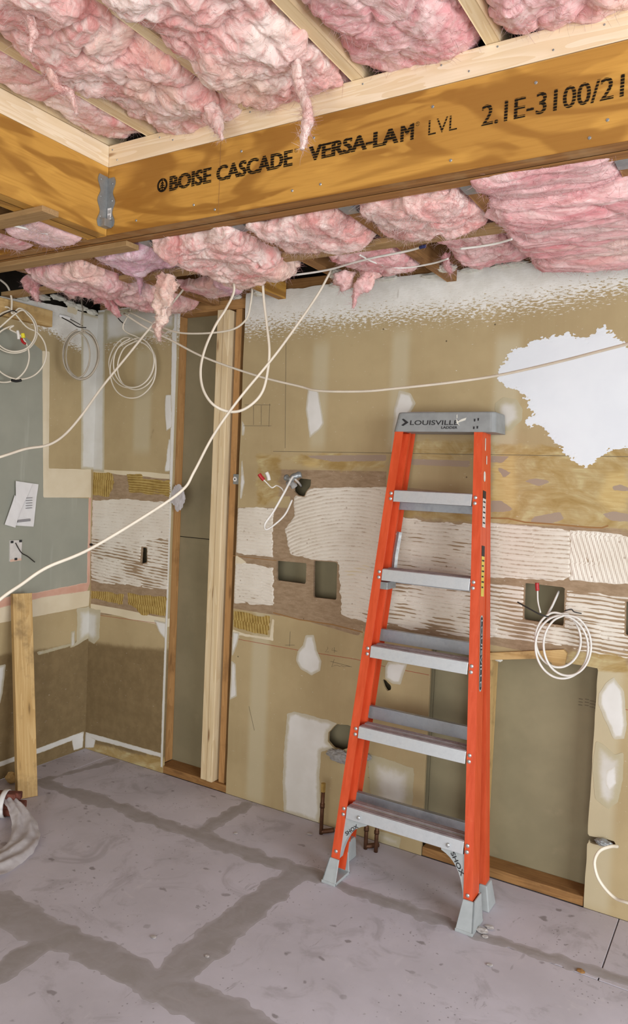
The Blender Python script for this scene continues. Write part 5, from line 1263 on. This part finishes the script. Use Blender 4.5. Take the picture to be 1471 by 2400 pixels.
def coil(label, c, u, rings, lead, mat, r=0.0046, seed=0, tie=None, ends=()):
    root = thing('cable_coil', label, 'cable', tuple(c), 'coils of slack cable tied near the wall tops' if mat != M_WHITE else None)
    rs = random.Random(seed); u = Vector(u).normalized(); nrm = u.cross(Vector((0, 0, 1)))
    pts = [Vector(p) for p in lead]
    top = Vector(pts[-1])
    for k, (dx, dz, rx, rz) in enumerate(rings):
        cc = Vector(c)+u*dx+Vector((0, 0, dz))
        for j in range(14):
            a = math.pi/2-2*math.pi*(j+0.5)/14
            pts.append(cc+u*(rx*math.cos(a))+Vector((0, 0, rz*math.sin(a)))+nrm*(0.006*k+rs.uniform(-.003, .003)-0.004))
    cv = catmull([tuple(p) for p in pts], 6)
    v, f = tube_geo(cv, r, 7, 0.75)
    mk('jacket', v, f, mat, root, smooth=True)
    if tie:
        v, f = tube_geo(catmull(tie, 5), 0.0028, 6); mk('tie', v, f, M_TIE, root, smooth=True)
    for nm, p, m, rr in ends:
        p = [Vector(q) for q in p]; v, f = tube_geo(catmull([tuple(q) for q in p], 5), rr, 8); mk(nm, v, f, m, root, smooth=True)
    return root
coil('loose coil of ivory cable hanging over the nailer board, with yellow and red wire ends', (0.075, -0.60, 2.20), (0.75, 0.55, 0), [(0, 0.055, .112, .11), (.03, -0.05, .13, .13), (-.04, -0.07, .12, .13), (0.01, 0.05, .10, .10)],
     [(0.0126,-0.6345,2.4953),(0.0465,-0.6159,2.4619),(0.0659,-0.6072,2.405),(0.072,-0.6073,2.3329)], M_CABLE, 0.0052, 1, [(0.0412,-0.6503,2.312),(0.0825,-0.6482,2.3256),(0.1097,-0.6311,2.3392),(0.1277,-0.6207,2.332)],
     [('wire_connector', [(0.2255,-0.6614,2.2171),(0.2277,-0.6605,2.2092),(0.2301,-0.6597,2.1973)], M_YEL, .009), ('wire_connector', [(0.2041,-0.6736,2.23),(0.2088,-0.6718,2.2102),(0.2117,-0.6711,2.1904)], M_WHITE, .007), ('wire_connector', [(0.2217,-0.6649,2.1949),(0.2278,-0.662,2.1792),(0.2403,-0.655,2.1698)], M_RED, .006),
      ('black_tape', [(0.2116,-0.7048,1.9953),(0.2305,-0.6936,1.9922),(0.2506,-0.6812,1.9972)], M_BLACK, .0065)])
coil('narrow coil of dusty cable hanging right in the wall corner', (0.16, -0.255, 2.185), (0.80, 0.55, 0), [(0, 0, .088, .125), (.006, .0, .080, .118), (-.012, -0.004, .060, .113), (.004, .004, .092, .128)],
     [(0.15, 0.016, 2.49)]+[(0.1029,-0.1938,2.5174),(0.1741,-0.2619,2.4083),(0.1871,-0.2817,2.3272)], M_CABLEG, 0.0046, 2, [(0.0672,-0.3044,2.3768),(0.1228,-0.2958,2.3505),(0.1741,-0.2897,2.3243),(0.21,-0.2683,2.3217)])
coil('round coil of ivory cable hanging against the wall left of the stud bay', (0.36, -0.075, 2.16), (1.0, 0.12, 0), [(-.02, 0.01, .145, .135), (.02, -0.01, .125, .125), (0.0, -.03, .15, .15), (.01, 0.005, .13, .13)],
     [(0.4115,-0.1631,2.4648),(0.4111,-0.1663,2.4102),(0.3865,-0.1857,2.3217)], M_CABLE, 0.0046, 3, [(0.3416,-0.1859,2.3854),(0.3654,-0.1845,2.3623),(0.3852,-0.1735,2.3458)])
coil('white cable coil hanging out of the square wall hole right of the ladder', (2.615, -0.055, 1.005), (1.0, 0.15, 0), [(-.015, .02, .082, .105), (0.0, -0.005, .095, .12), (0.02, 0.005, .085, .115)],
     [(2.575, 0.03, 1.20), (2.562, 0.0, 1.15), (2.55, -0.025, 1.10)], M_WHITE, 0.0056, 4, [(2.4737,-0.1841,1.1705),(2.5117,-0.1855,1.1546),(2.5589,-0.1815,1.1347),(2.5864,-0.1654,1.1266)],
     [('wire_connector', [(2.5373,-0.1651,1.248),(2.5381,-0.1653,1.2353),(2.5404,-0.1648,1.2195)], M_RED, .0075), ('bare_wire', [(2.5404,-0.1648,1.2195),(2.5443,-0.1646,1.1784),(2.5598,-0.1806,1.141)], M_WHITE, .0028)])
cable('dusty black tie wire sticking out right of the square wall hole', [(2.6173,-0.0528,1.1381),(2.6412,-0.0497,1.1473),(2.6515,-0.044,1.1381),(2.6754,-0.0299,1.1328)], 0.0022, M_TIE, 'tie_wire', cat='wire')
cable('white cable curling out of the slot low in the wall at the right', [(2.8753,-0.1958,0.3582),(2.8609,-0.2616,0.3808),(2.8336,-0.3017,0.3742),(2.8241,-0.3321,0.3485),(2.8347,-0.3396,0.3078),(2.8583,-0.3388,0.2739),(2.8952,-0.3413,0.2492),(2.9388,-0.3615,0.256),(3.0279,-0.3665,0.2547)], 0.0062, M_CABLE)
# wires hanging from the broken hole left of the ladder
WR = cable('white cable end with red and white wire connectors at the broken wall hole', [(1.342,0.0676,1.5588),(1.3892,-0.0315,1.5754),(1.4124,-0.0986,1.5907),(1.4234,-0.1381,1.6018),(1.4253,-0.1737,1.5687),(1.4194,-0.2029,1.5245),(1.391,-0.2359,1.4439),(1.3693,-0.2634,1.3903),(1.3812,-0.2691,1.3669),(1.4078,-0.2402,1.3923),(1.4312,-0.2004,1.4363),(1.4425,-0.167,1.4992)], 0.0060, M_WHITE, extra=1)
for nm, p, m, rr in (('wire_connector', [(1.293,-0.216,1.6086),(1.3002,-0.2123,1.5975),(1.3126,-0.2056,1.5827)], M_RED, .009), ('wire_connector', [(1.309,-0.1826,1.6178),(1.3166,-0.1789,1.6008),(1.3211,-0.1772,1.5817)], M_WHITE, .009),
      ('bare_wire', [(1.3109,-0.2065,1.5846),(1.3267,-0.1979,1.5681),(1.3515,-0.1956,1.55),(1.3689,-0.1846,1.5605),(1.4004,-0.1897,1.5484),(1.4168,-0.1925,1.5302)], M_WHITE, .0028), ('foil_shield', [(1.3829,-0.1392,1.6003),(1.4088,-0.1358,1.5898),(1.4243,-0.1256,1.606),(1.4416,-0.1031,1.6148)], M_GALV, .013), ('foil_shield', [(1.3914,-0.1357,1.5679),(1.4165,-0.1322,1.5709),(1.4273,-0.1265,1.556)], M_FOIL, .014)):
    v, f = tube_geo(catmull(p, 5), rr, 9); v = np.array(v); v = v+0.25*rr*np.stack([fbm(v*60+s*5, 2) for s in range(3)], 1)*(3 if nm == 'foil_shield' else 0.2); mk(nm, v, f, m, WR, smooth=True)

# ------------------------------------------------------------------ loose things
lumber_root = lumber('leaning_lumber', M_SPF, (0.305, -0.570, 0.001), (-0.205, 0.10, 0.93), (-0.38, -0.92, 0), 0.985, 0.093, -0.038)
tag(lumber_root, 'worn short length of two by four standing on end against the left wall', 'lumber')
PN = thing('paper_note', 'two overlapping crumpled white papers stuck on the grey left wall', 'paper', (0.004, -0.47, 1.29))
def page(pts, off, par, n=10, seed=0, name='page'):
    P = np.array(pts); V = []; Fc = []
    for j in range(n+1):
        for i in range(n+1):
            s, t = i/n, j/n
            q = (1-s)*(1-t)*P[0]+s*(1-t)*P[1]+s*t*P[2]+(1-s)*t*P[3]; V.append(q)
    V = np.array(V); nn = n2(V[:, 0], V[:, 1], 11, o=2, seed=seed)
    W3 = np.stack([off+0.006+0.006*nn, V[:, 0], V[:, 1]], 1); W4 = W3-np.array((0.0006, 0, 0))
    m = n+1
    for j in range(n):
        for i in range(n):
            a = j*m+i; Fc.append((a, a+1, a+m+1, a+m)); b = a+m*m; Fc.append((b, b+m, b+m+1, b+1))
    return mk(name, np.concatenate([W3, W4]), Fc, M_PAPER, par)
page([(-0.4791,1.5184),(-0.3745,1.507),(-0.3994,1.2872),(-0.5181,1.2976)], 0.001, PN, seed=201); page([(-0.5196,1.5219),(-0.4169,1.5107),(-0.4755,1.3966),(-0.5153,1.2889)], 0.010, PN, seed=202); page([(-0.5226,1.4509),(-0.4835,1.4075),(-0.5153,1.2867),(-0.5752,1.3037)], 0.010, PN, seed=203)
for j in range(5):
    y0, z0 = [(-0.4608,1.4183)][0]; strip('paper_print', M_PAPERP, 'left', [(y0+.01, 1.435-j*.013), (y0+.045, 1.437-j*.013)], 0.003, 0.0165, parent=PN)
strip('paper_print', M_PAPERP, 'left', [(-0.50, 1.318), (-0.44, 1.322), (-0.425, 1.323)], 0.012, 0.0165, parent=PN)
CPt = thing('cover_plate', 'blank cream switch plate with a stray wire on the grey left wall', 'switch plate', (0.0, -0.50, 1.11))
def quad_slab(pts, h0, h1, mat, name, par):
    V = [(h1, y, z) for y, z in pts]+[(h0, y, z) for y, z in pts]
    mk(name, V, [(0, 1, 2, 3), (7, 6, 5, 4), (0, 4, 5, 1), (1, 5, 6, 2), (2, 6, 7, 3), (3, 7, 4, 0)], mat, par)
quad_slab([(-0.5353,1.1146),(-0.4671,1.1184),(-0.465,1.2192),(-0.5359,1.2227)], 0.0008, 0.006, M_LBLW, 'plate', CPt)
quad_slab([(-0.5327,1.1122),(-0.4671,1.1162),(-0.4674,1.1272),(-0.5331,1.1253)], 0.0062, 0.0068, M_PINKE, 'torn_paint', CPt)
for q in [(-0.5257,1.2135),(-0.4752,1.2154),(-0.5005,1.1251)]: mk('screw', *box_geo((0.006, q[0]-.008, q[1]-.006), (0.009, q[0]+.008, q[1]+.006), .002), M_PRINT, CPt)
v, f = tube_geo(catmull([(0.012,)+q for q in [(-0.5079,1.2083),(-0.4894,1.179),(-0.4682,1.1536),(-0.4314,1.1335),(-0.3883,1.1016)]], 5), 0.0025, 6); mk('stray_wire', v, f, M_TIE, CPt)
def pipe(label, x, y, h, cap, back):
    r = thing('pipe_stub', label, 'pipe', (x, y, 0))
    v, f = tube_geo([(x, y, 0.0), (x, y, h*.5), (x+.001, y, h)], 0.0088, 12); mk('riser', v, f, M_COPPER, r, smooth=True)
    v, f = tube_geo([(x, y, h*.62), (x, y, h*.72)], 0.0112, 12); mk('coupling', v, f, M_COPPER, r, smooth=True)
    if cap:
        v, f = tube_geo([(x+.001, y, h), (x+.001, y, h+.012), (x+.001, y, h+.038)], 0.0115, 6); mk('valve_cap', v, f, M_BRASS, r)
    if back:
        v, f = tube_geo(catmull([(x, y, 0.012), (x+.02, y+.02, 0.012), (x+.04, y+.045, 0.012)], 4), 0.0105, 10); mk('elbow', v, f, M_COPPER, r, smooth=True)
pipe('tarnished copper pipe stub with a brass cap, left of the ladder foot', 1.622, -0.088, 0.195, True, True)
pipe('dark copper pipe stub rising behind the left corner brace of the ladder', 1.848, -0.090, 0.13, False, True)
pipe('brown copper pipe stub to the right, behind the lowest ladder step', 1.897, -0.088, 0.13, False, False)
# bundle tied with white tape and the plastic film
BD = thing('scrap_bundle', 'bundle of red-brown sticks tied with white tape at the left edge of the floor', 'bundle', (0.35, -0.82, 0.0))
rs = random.Random(5)
for k in range(9):
    zz = 0.02+0.034*(k//3); off = (k % 3-1)*0.036
    a = Vector((0.40+off*.75+rs.uniform(-.02, .015), -0.765+off*.6, zz)); d = Vector((-0.62, -0.42, 0.02+rs.uniform(-.01, .01)))
    bm = bmesh.new(); bmesh.ops.create_cube(bm, size=1.0)
    for v in bm.verts: v.co = ((v.co.x+.5)*0.42, v.co.y*.034, v.co.z*.032)
    bmesh.ops.bevel(bm, geom=bm.edges[:], offset=.003, segments=1, affect='EDGES')
    bmesh.ops.transform(bm, matrix=frame_M(a, d, (0.5, -0.6, 0)), verts=bm.verts); v, f = bm_arrays(bm); mk('stick', v, f, M_BRICKISH, BD)
for t in (0.05, 0.125, 0.24):
    c = Vector((0.40, -0.765, 0.0))+Vector((-0.62, -0.42, 0)).normalized()*t; sx = Vector((0.56, -0.83, 0)).normalized()
    loop = [c+sx*(0.067*math.cos(a))+Vector((0, 0, 0.056+0.058*math.sin(a))) for a in np.linspace(0, 2*math.pi, 18)]
    v, f = tube_geo([tuple(p) for p in loop], 0.013, 6, 0.25, (-.8, -.55, 0)); mk('tape_tie', v, f, M_PAPER, BD, smooth=True)
def film():
    L = [(0.35, -0.79, .075), (0.42, -0.80, .07), (0.51, -0.82, .045), (0.60, -0.87, .02), (0.67, -0.94, .012), (0.70, -1.02, .010), (0.72, -1.10, .010), (0.72, -1.20, .010), (0.68, -1.32, .010)]
    Wd = [.02, .035, .05, .06, .065, .07, .075, .08, .09]
    c = np.array(catmull(L, 8)); w = np.interp(np.linspace(0, 1, len(c)), np.linspace(0, 1, len(Wd)), Wd); n = 18; V = []; Fc = []
    T = np.gradient(c, axis=0); T /= np.linalg.norm(T, axis=1)[:, None]; S = np.stack([T[:, 1], -T[:, 0], np.zeros(len(c))], 1)
    for i in range(len(c)):
        for k in range(n):
            t = k/(n-1)*2-1; V.append(c[i]-S[i]*w[i]*t*1.0+np.array((0, 0, 0.014*(1-t*t)**.5+.006*math.sin(t*7+i*.25))))
    V = np.array(V); V += 0.012*np.stack([fbm(V*15+s*4, 4) for s in range(3)], 1); V[:, 2] = np.maximum(V[:, 2], 0.0025)
    for i in range(len(c)-1):
        for k in range(n-1): a = i*n+k; Fc.append((a, a+1, a+n+1, a+n))
    tag(mk('plastic_film', V, Fc, M_PLAST, smooth=True), 'cloudy crumpled strip of plastic film trailing on the floor from the tied bundle', 'plastic sheet')
film()
def lump(name, label, cat, loc, s, seed, mat, group=None, sub=3, am=0.5):
    bm = bmesh.new(); bmesh.ops.create_icosphere(bm, subdivisions=sub, radius=1.0)
    p = np.array([tuple(v.co) for v in bm.verts]); d = 1+am*fbm(p*1.7+seed*5.3, 4)+am*.5*fbm(p*5+seed, 3); p = p*d[:, None]*np.array(s)
    p[:, 2] -= p[:, 2].min(); p += np.array(loc)
    for v, q in zip(bm.verts, p): v.co = q
    v, f = bm_arrays(bm); return tag(mk(name, v, f, mat), label, cat, group)
lump('foam_scrap', 'crumpled grey foam stuffed under the broken hole behind the left ladder rail', 'foam', [(1.6628,0.3148)][0][:1]+(-0.022,)+[(1.6628,0.3148)][0][1:], (.06, .02, .026), 3, M_FOIL, sub=4)
lump('foam_scrap', 'small dab of grey foam right of the left ladder rail', 'foam', [(1.7962,0.352)][0][:1]+(-0.012,)+[(1.7962,0.352)][0][1:], (.02, .011, .016), 4, M_FOIL)
lump('foil_clamp', 'crumpled silver cable clamp at the slot low in the wall', 'clamp', [(2.7998,0.2624)][0][:1]+(-0.016,)+[(2.7998,0.2624)][0][1:], (.03, .014, .014), 6, M_GALV)
lump('plastic_scrap', 'torn scrap of cloudy plastic stapled to the left stud of the open bay', 'plastic sheet', [(0.6431,1.3949)][0][:1]+(-0.012,)+[(0.6431,1.3949)][0][1:], (.042, .005, .062), 9, M_PLAST, sub=4, am=.6)
lump('foam_blob', 'cream blob of spray foam by the cut end of the plate over the stud bay', 'foam', (1.19, -0.13, 2.425), (.03, .025, .02), 10, M_SCRAP)
lump('foam_blob', 'cream blob of spray foam over the ladder, beside the pointed rag', 'foam', (2.12, -0.17, 2.43), (.04, .03, .015), 11, M_SCRAP)
lump('foam_blob', 'cream blob of spray foam left of the pointed rag', 'foam', (1.71, -0.33, 2.405), (.03, .025, .02), 12, M_SCRAP)
lump('cardboard_scrap', 'crumpled tan scrap on the floor behind the leaning two by four', 'scrap', [(0.0817,-0.5518)][0]+(0.0,), (.03, .022, .028), 13, M_SPF)
F_PTS = [(2.4662,-0.3834),(2.484,-0.3461),(2.487,-0.4084),(1.7521,-1.0524),(1.3111,-0.312),(2.5501,-0.5511),(1.5827,-0.1234),(2.8135,-0.408),(0.5519,-0.8084),(1.5373,-1.0765)]
CH = ((1128, 2182, .022, 'plaster chip right against the right front ladder foot'), (1147, 2176, .016, 'small plaster chip just right of the right front ladder foot'), (1136, 2197, .012, 'tiny plaster chip in front of the right front ladder foot'), (485, 2243, .009, 'pale chip on the floor in the wide dark floor seam'), (552, 1954, .009, 'grey chip on the floor between the pale studs and the copper pipe'),
      (1147, 2263, .010, 'chip on the open floor to the lower right of the ladder'), (725, 1956, .012, 'chip beside the brass-capped pipe'), (1360, 2278, .014, 'brownish chip at the floor seam in the lower right'), (70, 1942, .022, 'flat translucent chip beside the plastic film'), (360, 2198, .010, 'thin pale sliver on the floor in the lower left'))
for k, (_, _, s, lb) in enumerate(CH):
    p = F_PTS[k]; lump('debris_chip', lb, 'debris', (p[0], p[1], 0.0), (s, s*.8, s*.3), 20+k, M_CHIP if k not in (7,) else M_BROWNW, 'chips lying on the floor', 2, .6)
NP = thing('nail_plate', 'small steel nail plate with a round hole on the old right stud', 'plate', [(0.9954,1.5579)][0][:1]+(0.010,)+[(0.9954,1.5579)][0][1:])
x, z = [(0.9944,1.579)][0]
mk('steel_plate', *box_geo((x-.018, 0.0105, z-.025), (x+.018, 0.0125, z+.025), .001), M_GALV, NP)
v, f = tube_geo([(x-.006, 0.0107, z), (x-.006, 0.0085, z)], 0.012, 14); mk('washer', v, f, M_PAPER, NP)
v, f = tube_geo([(x-.006, 0.0087, z), (x-.006, 0.0075, z)], 0.004, 10); mk('screw', v, f, M_PRINT, NP)
AN = cable('black wire with a white anchor on the white patch of the left wall', [(0.035,)+q for q in [(-0.2394,2.3906),(-0.1905,2.3801),(-0.1376,2.3677)]], 0.0022, M_TIE, 'tie_wire', cat='wire', extra=1)
v, f = tube_geo([(0.004,)+[(-0.2677,2.3982)][0], (0.03,)+[(-0.2422,2.3922)][0], (0.042,)+[(-0.228,2.3884)][0]], 0.009, 8); mk('anchor', v, f, M_PAPER, AN)

lump('paper_scrap', 'torn white scrap stuck on top of the brown stud in the low opening', 'scrap', [(2.3589,0.8887)][0][:1]+(0.004,)+[(2.3589,0.8887)][0][1:], (.016, .008, .007), 41, M_SCRAP)
v, f = tube_geo([(p[0], p[1], 2.408) for p in [(2.177,-0.5648),(2.1887,-0.57),(2.1998,-0.5704)]], 0.0062, 8)
tag(mk('wire_marker', v, f, simple('blue_tape', '28305e', 0.5)), 'short dark blue marker on the thin white ceiling wire', 'tape')
y_, z_ = [(-0.0014,1.1724)][0]
tag(mk('black_clip', *box_geo((0.001, y_-.012, z_-.006), (0.014, min(y_+.02, -.001), z_+.006), .002), M_BLACK), 'small black clip stuck in the wall corner beside the adhesive', 'clip')
